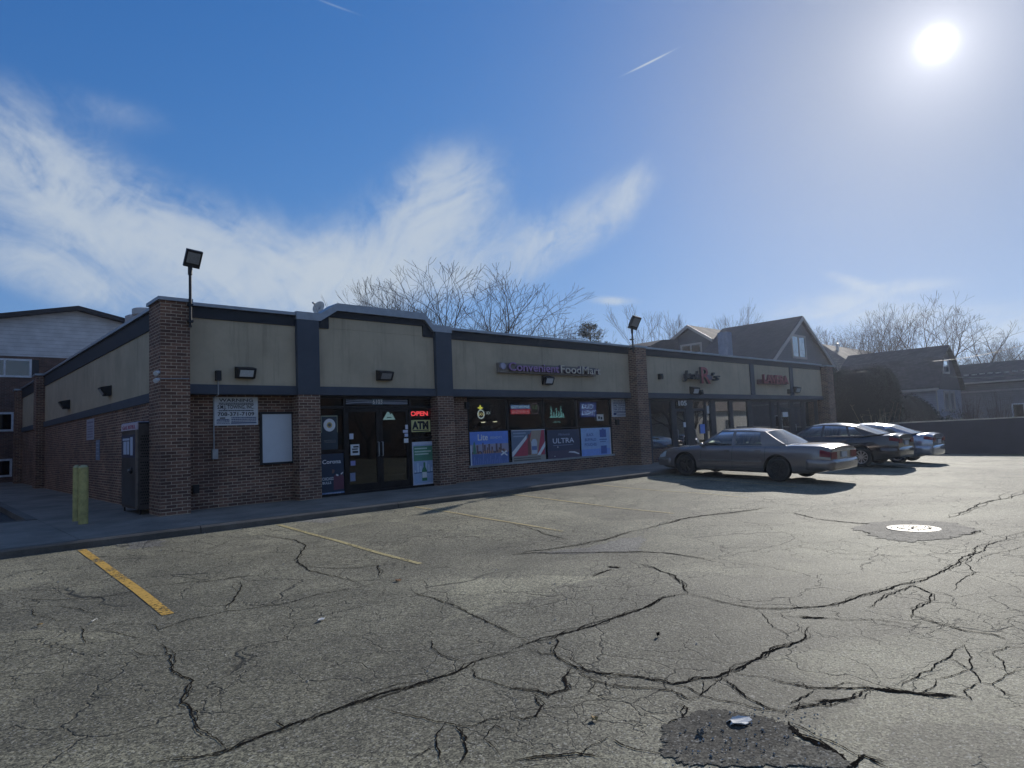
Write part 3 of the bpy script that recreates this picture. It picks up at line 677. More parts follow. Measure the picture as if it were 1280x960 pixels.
# upper stucco walls with band, fascia and coping per bay
def bay(x0, x1, zt, zf):
    st = MB().box(x0, x1, 0, .3, ZT, zf); st.build('stucco_panel', STUCCO, bl)
    MB().box(x0, x1, -.045, .3, ZB, ZT-.003).build('trim_band', SLATE, bl)
    f = MB().box(x0, x1, -.03, .3, zf+.003, zt-.075).build('fascia', SLATE_D, bl)
    MB().box(x0-.01, x1+.01, -.10, .36, zt-.072, zt).build('coping', CAPM, f)
bay(.573, P1[0]-.003, ZC, ZF)
bay(P1[0], P2[1], ZC-.001, ZF) if False else None
bay(P2[1]+.003, X2[0]-.003, ZC, ZF); bay(X2[1]+.003, X3[0]-.003, ZC, ZF)
# entry bay: raised parapet with sloped ends
xa, xb = P1[1], P2[0]; r1 = fac(421, 379.5, -.1).x; r0_ = fac(400, 390, -.1).x; r2 = fac(530, 392.3, -.1).x; r3 = fac(541, 410, -.1).x
MB().box(xa, xb, 0, .3, ZT, ZF+.02).build('stucco_panel', STUCCO, bl)
MB().box(r0_+.28, r2-.02, -.004, .29, ZF+.022, ZF+.30).build('stucco_panel', STUCCO, bl)
MB().box(xa, xb, -.045, .3, ZB, ZT-.003).build('trim_band', SLATE, bl)
fo = [(P1[0]-.02, ZC-.075), (r0_, ZC-.075), (r1, ZR-.09), (r2, ZR-.09), (r3, ZC-.075), (P2[1]+.02, ZC-.075)]
fin_ = [(P2[1]+.02, ZF+.003), (r2, ZF+.003), (r2, ZF+.305), (r0_+.26, ZF+.305), (r0_+.26, ZF+.003), (P1[0]-.02, ZF+.003)]
f = MB(); 
f.prism([(x, -.034, z) for x, z in fo[:2]]+[(r1, -.034, ZR-.09), (r1, -.034, ZF+.305), (r0_+.26, -.034, ZF+.305), (r0_+.26, -.034, ZF+.003), (P1[0]-.02, -.034, ZF+.003)], (0, .33, 0))
f.box(r1, r2, -.034, .296, ZF+.305, ZR-.09)
f.prism([(r2, -.034, ZR-.09), (r3, -.034, ZC-.075), (P2[1]+.02, -.034, ZC-.075), (P2[1]+.02, -.034, ZF+.003), (r2, -.034, ZF+.003)], (0, .33, 0))
fe = f.build('fascia', SLATE_D, bl)
c = MB()
tp = [(P1[0]-.02, ZC-.073), (r0_, ZC-.073), (r1, ZR-.088), (r2, ZR-.088), (r3, ZC-.073), (P2[1]+.02, ZC-.073)]
for (ax, az_), (bx, bz) in zip(tp, tp[1:]):
    h = .10
    az_ -= .09; bz -= .09; h = .19
    c.prism([(ax, -.13, az_), (bx, -.13, bz), (bx, -.13, bz+h), (ax, -.13, az_+h)], (0, .5, 0))
c.build('coping', CAPM, fe)
for x0, x1 in (P1, P2):
    q = MB().box(x0-.003, x1+.003, -.123, .28, ZB+.002, ZC-.09).build('pilaster', SLATE, bl)
# small strips on the right bays
for px in ((937.6, 942.3), (987, 990.8)):
    x0, x1 = fac(px[0], 480).x, fac(px[1], 480).x
    MB().box(x0, x1, -.06, -.002, ZT+.002, ZF+.001).build('trim_strip', SLATE, bl)
# left wall uppers
lf, lt, lb = 4.14, 2.73, 2.52
for y0, y1 in ((.503, YP-.003), (YP+.753, YE-.503)):
    MB().box(XW, XW+.28, y0, y1, lt, lf).build('stucco_panel', STUCCO, bl)
    MB().box(XW-.04, XW+.28, y0, y1, lb+.002, lt-.003).build('trim_band', SLATE, bl)
    f = MB().box(XW-.03, XW+.28, y0, y1, lf+.003, ZC-.075).build('fascia', SLATE_D, bl)
    MB().box(XW-.09, XW+.34, y0, y1, ZC-.072, ZC).build('coping', CAPM, f)
MB().box(XW+.26, XE-.26, .31, YE-.26, 4.1, 4.2).build('roof', ROOFM, bl)
# interior
i_ = MB(); i_.box(XW+.26, XE-.26, 7.0, 7.15, .1, 4.0); i_.box(XW+.26, XE-.26, .55, 7.0, .06, .115); i_.box(XW+.26, XE-.26, .55, 7.0, 2.78, 2.86)
i_.box(P1[0]-.2, P1[0]-.05, .6, 7, .115, 2.78); i_.box(X2[0]+.1, X2[0]+.25, .6, 7, .115, 2.78); i_.box(25.2, 25.35, .6, 7, .115, 2.78)
i_.build('interior_wall', INT, bl)
rnd = random.Random(9)
s_ = MB()
for x0 in (8.2, 10.6, 13.0):
    for z in (.3, .7, 1.1, 1.5): s_.box(x0, x0+1.9, 3.0, 3.5, z, z+.03)
    s_.box(x0, x0+1.9, 3.25, 3.28, .115, 1.7)
s_.build('shelf', SHELF, bl)
pr_ = MB()
for x0 in (8.2, 10.6, 13.0):
    for z in (.33, .73, 1.13, 1.53):
        x = x0
        while x < x0+1.8:
            w = rnd.uniform(.07, .16); pr_.box(x, x+w*.9, 3.02, 3.2, z, z+rnd.uniform(.15, .3)); x += w
o = pr_.build('shelf_stock', M('packaged_goods', (.25, .2, .16), .5, var=.8, scale=5.), bl); o['kind'] = 'stuff'
# storefront of the convenience store: entry
YG = .24
def frame_rect(b, x0, x1, z0, z1, y, t, d=.06):
    b.box(x0, x0+t, y-d/2, y+d/2, z0, z1); b.box(x1-t, x1, y-d/2, y+d/2, z0, z1)
    b.box(x0+t, x1-t, y-d/2+.001, y+d/2-.001, z0, z0+t); b.box(x0+t, x1-t, y-d/2+.001, y+d/2-.001, z1-t, z1)
ex0, ex1 = P1[1], P2[0]
xd0, xdm, xd1 = fac(431.5, 560, YG).x, fac(474.5, 560, YG).x, fac(511.5, 560, YG).x
xs1 = fac(541.5, 540, YG).x
zh = fac(470, 508.5, YG).z
fr = MB(); frame_rect(fr, ex0, xs1+.12, ZW, ZB-.006, YG, .06, .11)
fr.box(xd0-.05, xd0, YG-.05, YG+.05, ZW+.06, ZB-.066); fr.box(xd1, xd1+.06, YG-.05, YG+.05, ZW+.06, ZB-.066)
fr.box(ex0+.06, xd0-.05, YG-.048, YG+.048, zh-.04, zh+.02); fr.box(xd0, xd1, YG-.048, YG+.048, zh-.04, zh+.02); fr.box(xd1+.06, xs1+.06, YG-.048, YG+.048, zh-.04, zh+.02)
zmid = fac(417, 564.5, YG).z; fr.box(ex0+.06, xd0-.05, YG-.047, YG+.047, zmid-.02, zmid+.03)
fr.box(xs1, xs1+.06, YG-.046, YG+.046, ZW+.06, zh-.04); fr.box(xd1+.06, xs1, YG-.046, YG+.046, fac(525, 547, YG).z-.02, fac(525, 547, YG).z+.03)
ef = fr.build('entry_frame', BRONZE, bl)
g = MB().box(ex0+.06, xd0-.05, YG-.004, YG+.004, ZW+.06, zh-.04).box(xd1+.06, xs1, YG-.004, YG+.004, ZW+.06, zh-.04).box(ex0+.06, xs1+.06, YG-.003, YG+.003, zh+.02, ZB-.066)
g.build('pane', GLASS, ef)
def door(x0, x1, hx):
    dd = MB(); frame_rect(dd, x0+.004, x1-.004, ZW+.012, zh-.045, YG, .09, .05); dd.box(x0+.09, x1-.09, YG-.024, YG+.024, ZW+.1, ZW+.24)
    D = dd.build('door', BRONZE, bl)
    MB().box(x0+.094, x1-.094, YG-.003, YG+.003, ZW+.24, zh-.135).build('pane', GLASS, D)
    h = MB().tube([(hx, YG-.02, 1.05), (hx, YG-.075, 1.05), (hx, YG-.075, 1.42), (hx, YG-.02, 1.42)], .014, 8); h.build('handle', STEELG, D, smooth=60)
door(xd0, xdm, xdm-.06); door(xdm, xd1, xd1-.06 if False else xdm+.06)
# poster window
wd = [WX[0], fac(635, 520, YB).x, fac(680, 520, YB).x, fac(721.5, 520, YB).x, WX[1]]
zwt = ZB-.006; YW = YB+.06
f = MB(); frame_rect(f, WX[0]+.002, WX[1]-.002, WZ0, zwt, YW, .05, .09)
for x in wd[1:-1]: f.box(x-.03, x+.03, YW-.044, YW+.044, WZ0+.05, zwt-.05)
zm = fac(610, 538, YB).z; f.box(WX[0]+.05, WX[1]-.05, YW-.02, YW+.043, zm-.02, zm+.02)
wf = f.build('window', BRONZE, bl)
for a, b2 in zip(wd, wd[1:]): MB().box(a+.04, b2-.04, YW-.003, YW+.003, WZ0+.04, zwt-.04).build('pane', GLASS, wf)
MB().box(WX[0]-.03, WX[1]+.03, YB-.05, YB+.2, WZ0-.068, WZ0-.003).build('sill', concrete_mat('pale_sill', (.36, .36, .35)), wf)
# right hand storefront
def fx(px): return fac(px, 530, YG).x
kz = .72
segs = [  # (x0, x1, kind)
 (813, 839.5, 'win'), (844, 857, 'door'), (866, 881, 'door'), (882.5, 888, 'side'), (894, 912, 'win'), (916, 935, 'win'), (940, 964, 'win'), (968, 974, 'side'), (975.5, 988, 'door'), (992.5, 1003, 'door'), (1006, 1020, 'win')]
lefts = [fx(s[0]) for s in segs]; rights = [fx(s[1]) for s in segs]
sx0, sx1 = S4[0]+.25, S4[1]
f = MB(); ztop = ZB-.006
f.box(sx0, sx1, YG-.055, YG+.055, ztop-.06, ztop)
prev = sx0
for (k, (a, b2)) in enumerate(zip(lefts, rights)):
    if a-prev > .02: f.box(prev, a, YG-.05, YG+.05, ZW, ztop-.06)
    prev = b2
f.box(prev, sx1, YG-.05, YG+.05, ZW, ztop-.06)
sf = f.build('storefront_frame', FRAMEG, bl)
for (p0, p1, kind), a, b2 in zip(segs, lefts, rights):
    if kind == 'win':
        MB().box(a, b2, YG-.02, YG+.2, ZW, kz-.05).build('knee_wall', BRICK, bl)
        w = MB(); frame_rect(w, a+.003, b2-.003, kz-.047, ztop-.063, YG, .04, .07); w = w.build('window', FRAMEG, bl)
        MB().box(a+.043, b2-.043, YG-.003, YG+.003, kz-.01, ztop-.1).build('pane', GLASS_R, w)
    elif kind == 'side':
        w = MB(); frame_rect(w, a+.003, b2-.003, ZW+.01, ztop-.063, YG, .04, .07); w = w.build('window', FRAMEG, bl)
        MB().box(a+.043, b2-.043, YG-.003, YG+.003, ZW+.05, ztop-.1).build('pane', GLASS_R, w)
    else:
        w = MB(); frame_rect(w, a+.003, b2-.003, ZW+.01, 2.2, YG, .08, .06); w = w.build('door', FRAMEG, bl)
        MB().box(a+.083, b2-.083, YG-.003, YG+.003, ZW+.09, 2.12).build('pane', GLASS_R, w)
        MB().tube([(a+.06, YG-.03, 1.0), (a+.06, YG-.08, 1.0), (a+.06, YG-.08, 1.35), (a+.06, YG-.03, 1.35)], .013, 6).build('handle', STEELG, w)
        w = MB(); frame_rect(w, a+.003, b2-.003, 2.203, ztop-.063, YG, .03, .06); w = w.build('transom', FRAMEG, bl)
        MB().box(a+.033, b2-.033, YG-.003, YG+.003, 2.233, ztop-.093).build('pane', GLASS_R, w)
# ------------------------------------------------------------------ signs and posters on the front
_mc = {}
def flat(name, col, rough=.55, var=.06):
    k = (name, col)
    if k not in _mc: _mc[k] = M(name, [min(.8, x*1.65) for x in col], rough, var=var, scale=9.)
    return _mc[k]
def glow(name, col, s):
    k = (name, col, s)
    if k not in _mc: _mc[k] = M(name, [c*.5 for c in col], .5, var=.03, emit=col, estr=s)
    return _mc[k]
class Panel:
    """a flat printed board on a wall facing -Y (or -X): its own thickness, print laid 2 mm proud"""
    def __init__(s, name, label, cat, x0, x1, z0, z1, y, mat, group=None, thick=.012, facing='Y'):
        s.x0, s.x1, s.z0, s.z1, s.y, s.fc = x0, x1, z0, z1, y, facing
        org = ((x0+x1)/2, y, z0) if facing == 'Y' else (y, (x0+x1)/2, z0)
        s.root = empty(name, org, label, cat, group); s.k = 0
        m = MB()
        if facing == 'Y': m.box(x0, x1, y-thick, y, z0, z1)
        else: m.box(y-thick, y, x0, x1, z0, z1)
        m.build('board', mat, s.root); s.y -= thick
    def P(s, u, v, o=.002):
        if s.fc == 'Y': return (s.x0+(s.x1-s.x0)*u, s.y-o, s.z0+(s.z1-s.z0)*v)
        return (s.y-o, s.x1+(s.x0-s.x1)*u, s.z0+(s.z1-s.z0)*v)
    def poly(s, pts, mat, name='print', o=None):
        s.k += 1; o = o or .002+.0006*s.k
        m = MB(); n = (0, -.0004, 0) if s.fc == 'Y' else (-.0004, 0, 0)
        m.prism([s.P(u, v, o) for u, v in pts], n); return m.build(name, mat, s.root)
    def rect(s, u0, u1, v0, v1, mat, name='print'): return s.poly([(u0, v0), (u1, v0), (u1, v1), (u0, v1)], mat, name)
    def disc(s, u, v, r, mat, name='print', n=24):
        a = abs((s.z1-s.z0)/(s.x1-s.x0)); return s.poly([(u+r*a*math.cos(t*2*math.pi/n), v+r*math.sin(t*2*math.pi/n)) for t in range(n)], mat, name)
    def polys(s, L, mat, name='print'):
        s.k += 1; o = .002+.0006*s.k; m = MB(); n = (0, -.0004, 0) if s.fc == 'Y' else (-.0004, 0, 0)
        for pts in L: m.prism([s.P(u, v, o) for u, v in pts], n)
        return m.build(name, mat, s.root)
    def text(s, t, u, v, h, mat, width=None, **kw):
        s.k += 1
        return text(t, s.root, mat, s.P(u, v, .003+.0006*s.k), h*(s.z1-s.z0), s.fc, width*abs(s.x1-s.x0) if width else None, ext=.0004, **kw)
def prect(a, b, c, d, Y):    # pixel left, right, top, bottom on a front plane
    m_ = fac((a+b)/2, c, Y).z; return fac(a, (c+d)/2, Y).x, fac(b, (c+d)/2, Y).x, fac((a+b)/2, d, Y).z, m_
def smallprint(p, u0, u1, rows, mat, seed=1):
    rnd = random.Random(seed); L = []
    for v, h in rows:
        u = u0
        while u < u1:
            w = rnd.uniform(.012, .05); L.append([(u, v), (min(u+w, u1), v), (min(u+w, u1), v+h), (u, v+h)]); u += w+.008
    p.polys(L, mat, 'lettering')
RB = lambda u0, u1, v0, v1: [(u0, v0), (u1, v0), (u1, v1), (u0, v1)]
# towing sign
p = Panel('warning_sign', 'wide white towing warning sign with a telephone number beside the conduit', 'sign', *prect(267.5, 322, 496.3, 531.6, YB), YB-.004, SIGNW)
p.text('WARNING', .5, .83, .115, INK, .78, bold=.006); p.text('S.M.J. TOWING, INC.', .49, .585, .13, INK, .84, bold=.01); p.text('708-371-7109', .49, .335, .13, INK, .84, bold=.012)
smallprint(p, .1, .9, [(.765, .03), (.72, .025), (.50, .035)], INK, 2); smallprint(p, .38, .96, [(.25, .035), (.19, .035), (.13, .03)], INKB, 3); smallprint(p, .05, .34, [(.17, .03), (.11, .03), (.06, .02)], INKB, 4)
p.rect(.37, .96, .06, .10, INKB); p.rect(.12, .24, .24, .28, INK); p.rect(.06, .32, .195, .215, INKB)
p = Panel('warning_sign', 'small square white towing warning sign right of the poster window', 'sign', *prect(762.8+1.5, 784.2, 498.6, 521, YB), YB-.004, SIGNW)
p.text('WARNING', .52, .84, .1, INKB, .8, bold=.006); p.text('S.M.J. TOWING', .5, .58, .11, INKB, .84, bold=.01); p.text('708-371-7109', .5, .36, .11, INKB, .84, bold=.01)
smallprint(p, .1, .9, [(.77, .03), (.72, .03), (.51, .03), (.27, .04), (.2, .04)], INKB, 5); p.rect(.3, .94, .08, .12, INKB); p.rect(.08, .26, .1, .2, INKB)
# blank board
bx = prect(324.3, 366.3, 515.0, 580.3, YB)
t = empty('blank_board', ((bx[0]+bx[1])/2, YB, bx[2]), 'tall blank white board in a black frame on the brick wall', 'board')
m = MB(); frame_rect(m, bx[0], bx[1], bx[2], bx[3], YB-.03, .05, .05); m.build('frame', BLACKP, t); MB().box(bx[0]+.05, bx[1]-.05, YB-.04, YB-.006, bx[2]+.05, bx[3]-.05).build('panel', WHITE, t)
# shop name letters
def letters_sign(name, label, x0, x1, z, runs, racew, racemat, y=0, raceh=.16):
    t = empty(name, ((x0+x1)/2, y, z), label, 'sign')
    m = MB(); m.box(x0, x1, y-.14, y-.004, z+racew[0], z+racew[1]); m.build('raceway', racemat, t)
    for s, xa, xb, zz, h, mat, side, kw in runs:
        w = (xb-xa)
        text(s, t, side, ((xa+xb)/2, y-.19, zz), h, 'Y', w, ext=.05, name='letter_return', bold=.006, **kw)
        text(s, t, mat, ((xa+xb)/2, y-.243, zz), h, 'Y', w, ext=.002, bold=.004, **kw)
    return t
xs0, xs1, xm = fac(632, 460).x, fac(750, 460).x, fac(700, 460).x
zb_ = fac(690, 465.6, -.2).z; hh = fac(690, 455.5, -.2).z-zb_
xs0, xs1, xm = fac(636, 460, -.24).x, fac(750, 460, -.24).x, fac(699.5, 460, -.24).x
PUR = M('purple_letter_face', (.38, .21, .42), .4, var=.08); CRM = M('cream_letter_face', (.6, .53, .42), .45, var=.08); RET = M('letter_side', (.16, .13, .18), .6)
t = letters_sign('shop_sign', 'long channel letter sign in purple and cream above the poster window', xs0-.3, xs1-.12, zb_,
  [('Convenient', xs0, xm-.04, zb_, hh*1.0, PUR, RET, {}), ('FoodMart', xm+.04, xs1, zb_, hh*1.0, CRM, RET, {})], (-.06, .24), M('beige_raceway', (.24, .21, .18), .7))
m = MB(); m.lathe((xs0-.19, -.16, zb_+.13), (0, 1, 0), [(0, -.05), (.10, -.05), (.10, .02)], 20); m.build('emblem', M('white_emblem', (.4, .38, .5), .5), t)
REDF = M('red_letter_face', (.34, .05, .06), .4, var=.08); REDS = M('red_letter_side', (.16, .03, .04), .6); BLKF = M('black_letter_face', (.02, .022, .028), .5)
a0, a1 = fac(855.5, 470, -.24).x, fac(897.5, 470, -.24).x; zb_ = fac(870, 474, -.2).z; L = a1-a0
t = letters_sign('shop_sign', 'black script sign with a large red capital in its middle', a0+.3, a1-.3, zb_, 
  [('Jook', a0, a0+L*.46, zb_, .36, BLKF, BLKF, {'shear': .3}), ('R', a0+L*.47, a0+L*.74, zb_-.16, .72, REDF, BLKF, {}), ("'s", a0+L*.76, a1, zb_-.02, .34, BLKF, BLKF, {'shear': .3})], (.02, .22), RET)
a0, a1 = fac(955, 478, -.24).x, fac(985.5, 478, -.24).x; zb_ = fac(970, 480.0, -.2).z; L = a1-a0
t = letters_sign('shop_sign', 'red channel letter sign above the shop at the right end', a0-.25, a1, zb_, [('LAVERA', a0, a1, zb_+.02, .44, REDF, REDS, {})], (-.02, .2), M('red_raceway', (.16, .08, .08), .7))
# entry posters
yp = YG-.010
p = Panel('poster', 'black poster with a pale round crest on the glass left of the doors', 'poster', *prect(401.5, 422.0, 519.5, 562, YG-.02), yp, flat('poster_black', (.02, .03, .04)))
CR_ = flat('crest_white', (.5, .56, .62)); GLD = flat('gold_print', (.35, .26, .08))
p.poly(RB(.0, 1, .97, 1), flat('olive_edge', (.18, .2, .14)), 'border'); p.rect(.0, .035, .5, .97, flat('olive_edge', (.18, .2, .14)), 'border'); p.rect(.965, 1, .5, .97, flat('olive_edge', (.18, .2, .14)), 'border')
p.disc(.5, .72, .19, CR_); p.disc(.5, .72, .085, GLD); p.disc(.5, .72, .05, flat('crest_dark', (.06, .06, .07))); p.text('MODELO', .5, .2, .09, flat('dim_print', (.12, .13, .13)), .7)
p = Panel('poster', 'dark blue beer poster with white lettering below the round crest', 'poster', *prect(401.8, 430.0, 567, 618.5, YG-.02), yp, flat('poster_navy', (.015, .025, .045)))
PW = flat('poster_white_print', (.48, .52, .6)); p.text('Corona', .45, .76, .10, PW, .82, bold=.01); p.text('CHICAGO', .28, .36, .075, PW, .5, bold=.006); p.text('BULLS', .22, .27, .06, PW, .38, bold=.01)
p.rect(0, 1, .0, .065, flat('poster_blue_strip', (.10, .16, .28))); p.text('CERVEZA', .5, .014, .04, PW, .7)
p.poly([(.52, .12), (.98, .12), (.98, .42), (.9, .5), (.75, .44), (.6, .5), (.52, .42)], flat('dark_red_jersey', (.09, .03, .045))); p.poly([(.62, .47), (.72, .44), (.75, .47), (.66, .5)], PW); p.poly([(.86, .47), (.95, .51), (.95, .54), (.84, .5)], PW); p.poly([(.45, .52), (.55, .52), (.58, .6), (.46, .62)], flat('brown_print', (.10, .06, .05)))
p = Panel('poster', 'green and white framed poster of a bottle right of the doors', 'poster', *prect(515.8, 542.0, 552, 606.5, YG-.02), yp, flat('poster_frame_white', (.36, .39, .46)))
p.rect(.05, .95, .05, .93, flat('ice_blue_print', (.22, .29, .40))); p.rect(.05, .95, .56, .9, flat('green_print', (.06, .17, .11)))
for v, w_ in ((.83, .6), (.76, .78), (.7, .66)): p.rect(.1, .1+w_, v, v+.03, flat('pale_green_print', (.33, .42, .36)))
p.polys([RB(.08+.13*i, .08+.13*i+.06, .3, .3+.24*((i*37 % 10)/10+.2)) for i in range(7)], flat('bluish_print', (.36, .42, .52))); p.rect(.05, .95, .28, .3, flat('navy_print', (.03, .05, .12)))
p.poly([(.42, .1), (.66, .1), (.66, .34), (.58, .42), (.58, .52), (.5, .52), (.5, .42), (.42, .34)], flat('green_bottle_print', (.04, .14, .07))); p.rect(.43, .65, .17, .3, PW)
# open sign, atm sign, mountain sign, house number, stickers
def neon(name, label, rect, y, base, items):
    p = Panel(name, label, 'sign', *rect, y, base); items(p); return p
ng = flat('neon_backing', (.02, .015, .02))
p = neon('open_sign', 'red glowing OPEN sign in the glass right of the doors', prect(511.8, 535.5, 512.3, 521.5, YG+.1), YG+.10, ng, lambda p: p.text('OPEN', .5, .2, .6, glow('red_neon', (1, .07, .08), 2.86), .92, bold=.02))
p = neon('atm_sign', 'yellowish ATM sign below the red OPEN sign', prect(513, 537.5, 525, 539.7, YG-.01), YG-.011, flat('atm_yellow', (.40, .38, .17)), lambda p: (p.text('ATM', .5, .26, .62, INK, .84, bold=.04), p.rect(.08, .92, .08, .16, INK), p.rect(.38, .6, .2, .9, flat('atm_green', (.24, .27, .07))) if False else None))
x0, x1, z0, z1 = prect(480.3, 495.6, 513.5, 524.5, YG)
ms = empty('mountain_sign', ((x0+x1)/2, YG+.06, z0), 'white mountain shaped sign high in the right hand door', 'sign')
q = lambda u, v, o=0: (x0+(x1-x0)*u, YG+.06-o, z0+(z1-z0)*v)
MB().prism([q(0, 0), q(1, 0), q(.72, .72), q(.62, .55), q(.42, 1)], (0, .02, 0)).build('board', glow('pale_cyan_lamp', (.42, .62, .68), 0.77), ms)
MB().prism([q(.30, .2, .003), q(.68, .2, .003), (q(.66, .3, .003)), (q(.32, .3, .003))], (0, .001, 0)).build('print', flat('teal_print', (.05, .12, .15)), ms)
x0, x1, z0, z1 = prect(432, 509, 499.2, 505.5, YG)
bn = empty('transom_banner', ((x0+x1)/2, YG-.01, z0), 'silver wave banner with the house number over the double doors', 'sign')
MB().box(x0, x1, YG-.012, YG-.006, z0, z1).build('board', flat('banner_navy', (.03, .035, .05)), bn)
for k, (o, th) in enumerate(((.2, .16), (.5, .13), (.8, .10))):
    P = []
    for i in range(25):
        u = i/24; v = o+.22*math.sin(u*5.5+k*.5)*(1-u*.6)
        P.append([(x0+(x1-x0)*u, YG-.0135-k*.0004, z0+(z1-z0)*min(max(v-th/2, 0), 1)), (x0+(x1-x0)*u, YG-.0135-k*.0004, z0+(z1-z0)*min(max(v+th/2, 0), 1))])
    MB().grid(P).build('wave_stripe', flat('banner_silver', (.24, .27, .33)), bn)
xm_ = fac(471.5, 503, YG).x
MB().box(xm_-.17, xm_+.17, YG-.02, YG-.016, z0-.01, z1+.01).build('number_plate', flat('number_backing', (.06, .10, .13)), bn); text('6103', bn, flat('number_white', (.55, .6, .62)), (xm_, YG-.021, z0+.015), (z1-z0)*.85, 'Y', .30, bold=.012)
def sticker(label, rect, col, y=YG-.03, deco=None):
    p = Panel('sticker', label, 'sticker', *rect, y, flat('sticker_'+str(int(sum(col)*100)), col), None, .003)
    if deco: deco(p)
sticker('round pale sticker on the left hand door near the edge', prect(436, 441, 542, 549, YG), (.35, .36, .42))
sticker('white flag shaped sticker in the middle of the left hand door', prect(437.5, 448.5, 555.5, 569, YG), (.42, .43, .44), deco=lambda p: p.polys([RB(.2, .85, .2, .4), RB(.15, .8, .5, .62), RB(.3, .9, .7, .85)], INK))
sticker('small blue sticker low on the left hand door', prect(437.5, 443.5, 576, 582, YG), (.16, .16, .30)); sticker('lowest grey sticker on the left hand door', prect(437, 443.5, 591, 601.5, YG), (.13, .15, .22))
sticker('top white notice on the right edge of the right hand door', prect(505.8, 509, 531, 536.5, YG), (.42, .42, .5)); sticker('second notice down on the right edge of the right hand door', prect(503, 509, 537.5, 541, YG), (.4, .4, .5))
sticker('third notice down on the right edge of the right hand door', prect(505, 509.2, 542, 546, YG), (.36, .38, .52)); sticker('lowest notice on the right edge of the right hand door', prect(504.2, 509.6, 548, 553.5, YG), (.5, .5, .58))
# poster window: four posters below, four lit signs above
yw = YW-.046
p = Panel('poster', 'blue beer poster of a city skyline over water in the left window', 'poster', *prect(586.3, 634.0, 539.3, 582.0-1.5, YW), yw, flat('poster_sky', (.10, .18, .46)))
p.rect(0, 1, .36, .62, flat('dusk_print', (.24, .22, .28))); p.rect(0, 1, 0, .36, flat('water_print', (.07, .11, .25)))
rnd = random.Random(4); p.polys([RB(u/26, u/26+rnd.uniform(.02, .05), .34, .4+rnd.random()**2*.3) for u in range(1, 25)], flat('tower_print', (.10, .065, .07))); p.polys([RB(u/22, u/22+.015, .02, .32*rnd.random()+.05) for u in range(1, 22)], flat('reflection_print', (.14, .18, .33)))
p.polys([RB(u/18, u/18+.03, .33, .33+rnd.random()*.12) for u in range(0, 18)], flat('warm_tower_print', (.30, .17, .13))); p.poly([(.06, .34), (.15, .34), (.12, .66), (.10, .72), (.08, .66)], flat('green_tower_print', (.06, .15, .11)))
p.text('Lite', .32, .74, .19, PW, .26, bold=.01); p.text('READY?', .67, .77, .08, flat('pale_blue_print', (.32, .40, .62)), .3); p.rect(0, .03, 0, .6, flat('poster_edge', (.4, .42, .46))); p.poly([(.8, .24), (.96, .36), (.94, .4), (.78, .28)], PW); p.poly([(.95, .22), (.97, .25), (.82, .4), (.79, .37)], PW)
p = Panel('poster', 'poster with a red sweep and a silver can in the second window', 'poster', *prect(638.2, 680.0, 537.2, 577.5, YW), yw, flat('poster_slate', (.10, .13, .18)))
p.poly([(0, .2), (.98, .2), (.98, 1), (.62, 1), (.5, .78), (.05, .2)], flat('red_print', (.30, .04, .06))); p.poly([(.45, .2), (.75, .2), (.9, 1), (.6, 1)], flat('tan_print', (.26, .2, .15))); p.poly([(0, .17), (.44, .72), (.44, .84), (0, .33)], PW); p.poly([(.74, .2), (.84, .2), (1, .46), (1, .62)], PW)
p.rect(.0, 1, .0, .2, flat('stripe_print', (.22, .2, .17))); p.polys([RB(.04, .84, .12, .15), RB(.04, .84, .05, .09)], flat('stripe_dark', (.09, .08, .07)))
p.poly([(.58, .24), (.74, .24), (.75, .62), (.71, .7), (.62, .7), (.57, .62)], flat('can_print', (.36, .38, .42))); p.rect(.585, .735, .36, .48, flat('can_blue', (.1, .13, .25))); p.poly([(.46, .22), (.55, .22), (.55, .6), (.52, .68), (.52, .86), (.48, .86), (.48, .68), (.46, .6)], flat('bottle_print', (.13, .05, .04)))
p.rect(.05, .42, .88, .92, flat('dim_blue_print', (.2, .25, .32))); p.rect(.05, .36, .79, .83, flat('dim_blue_print', (.2, .25, .32))); p.rect(0, 1, .975, 1, flat('poster_edge', (.4, .42, .46)), 'border')
p = Panel('poster', 'dark poster reading ULTRA in the third window', 'poster', *prect(683.0, 723.2, 537.0, 574.0, YW), yw, flat('poster_charcoal', (.035, .042, .07)))
p.text('ULTRA', .48, .55, .17, flat('silver_print', (.40, .43, .50)), .66, bold=.006); p.text('Michelob', .5, .8, .08, flat('dim_silver_print', (.16, .19, .27)), .36, shear=.3); p.rect(.16, .78, .47, .485, flat('dim_silver_print', (.16, .19, .27))); p.rect(0, 1, .0, .3, flat('plum_print', (.06, .05, .075)))
p.disc(.3, .42, .022, PW); p.disc(.2, .12, .018, PW); p.poly([(.62, .22), (.8, .19), (.95, .13), (.97, .16), (.82, .24), (.66, .25)], PW)
p = Panel('poster', 'light blue poster with navy lettering in the right window', 'poster', *prect(725.2, 762.0, 534.8, 570.5, YW), yw, flat('poster_light_blue', (.23, .33, .54)))
NV = flat('navy_print', (.03, .05, .12)); BT = flat('mid_blue_print', (.09, .14, .30))
p.text('BLACK', .29, .72, .10, BT, .24, bold=.02); p.text('BUFFALO', .3, .55, .10, BT, .38, bold=.02); p.text('POUCHES', .3, .38, .10, BT, .4, bold=.02); p.rect(.0, 1, 0, .27, flat('mid_light_blue', (.15, .24, .50))); p.rect(.62, .84, .66, .93, flat('deep_blue_print', (.05, .09, .25))); p.disc(.73, .9, .07, flat('deep_blue_print', (.05, .09, .25)))
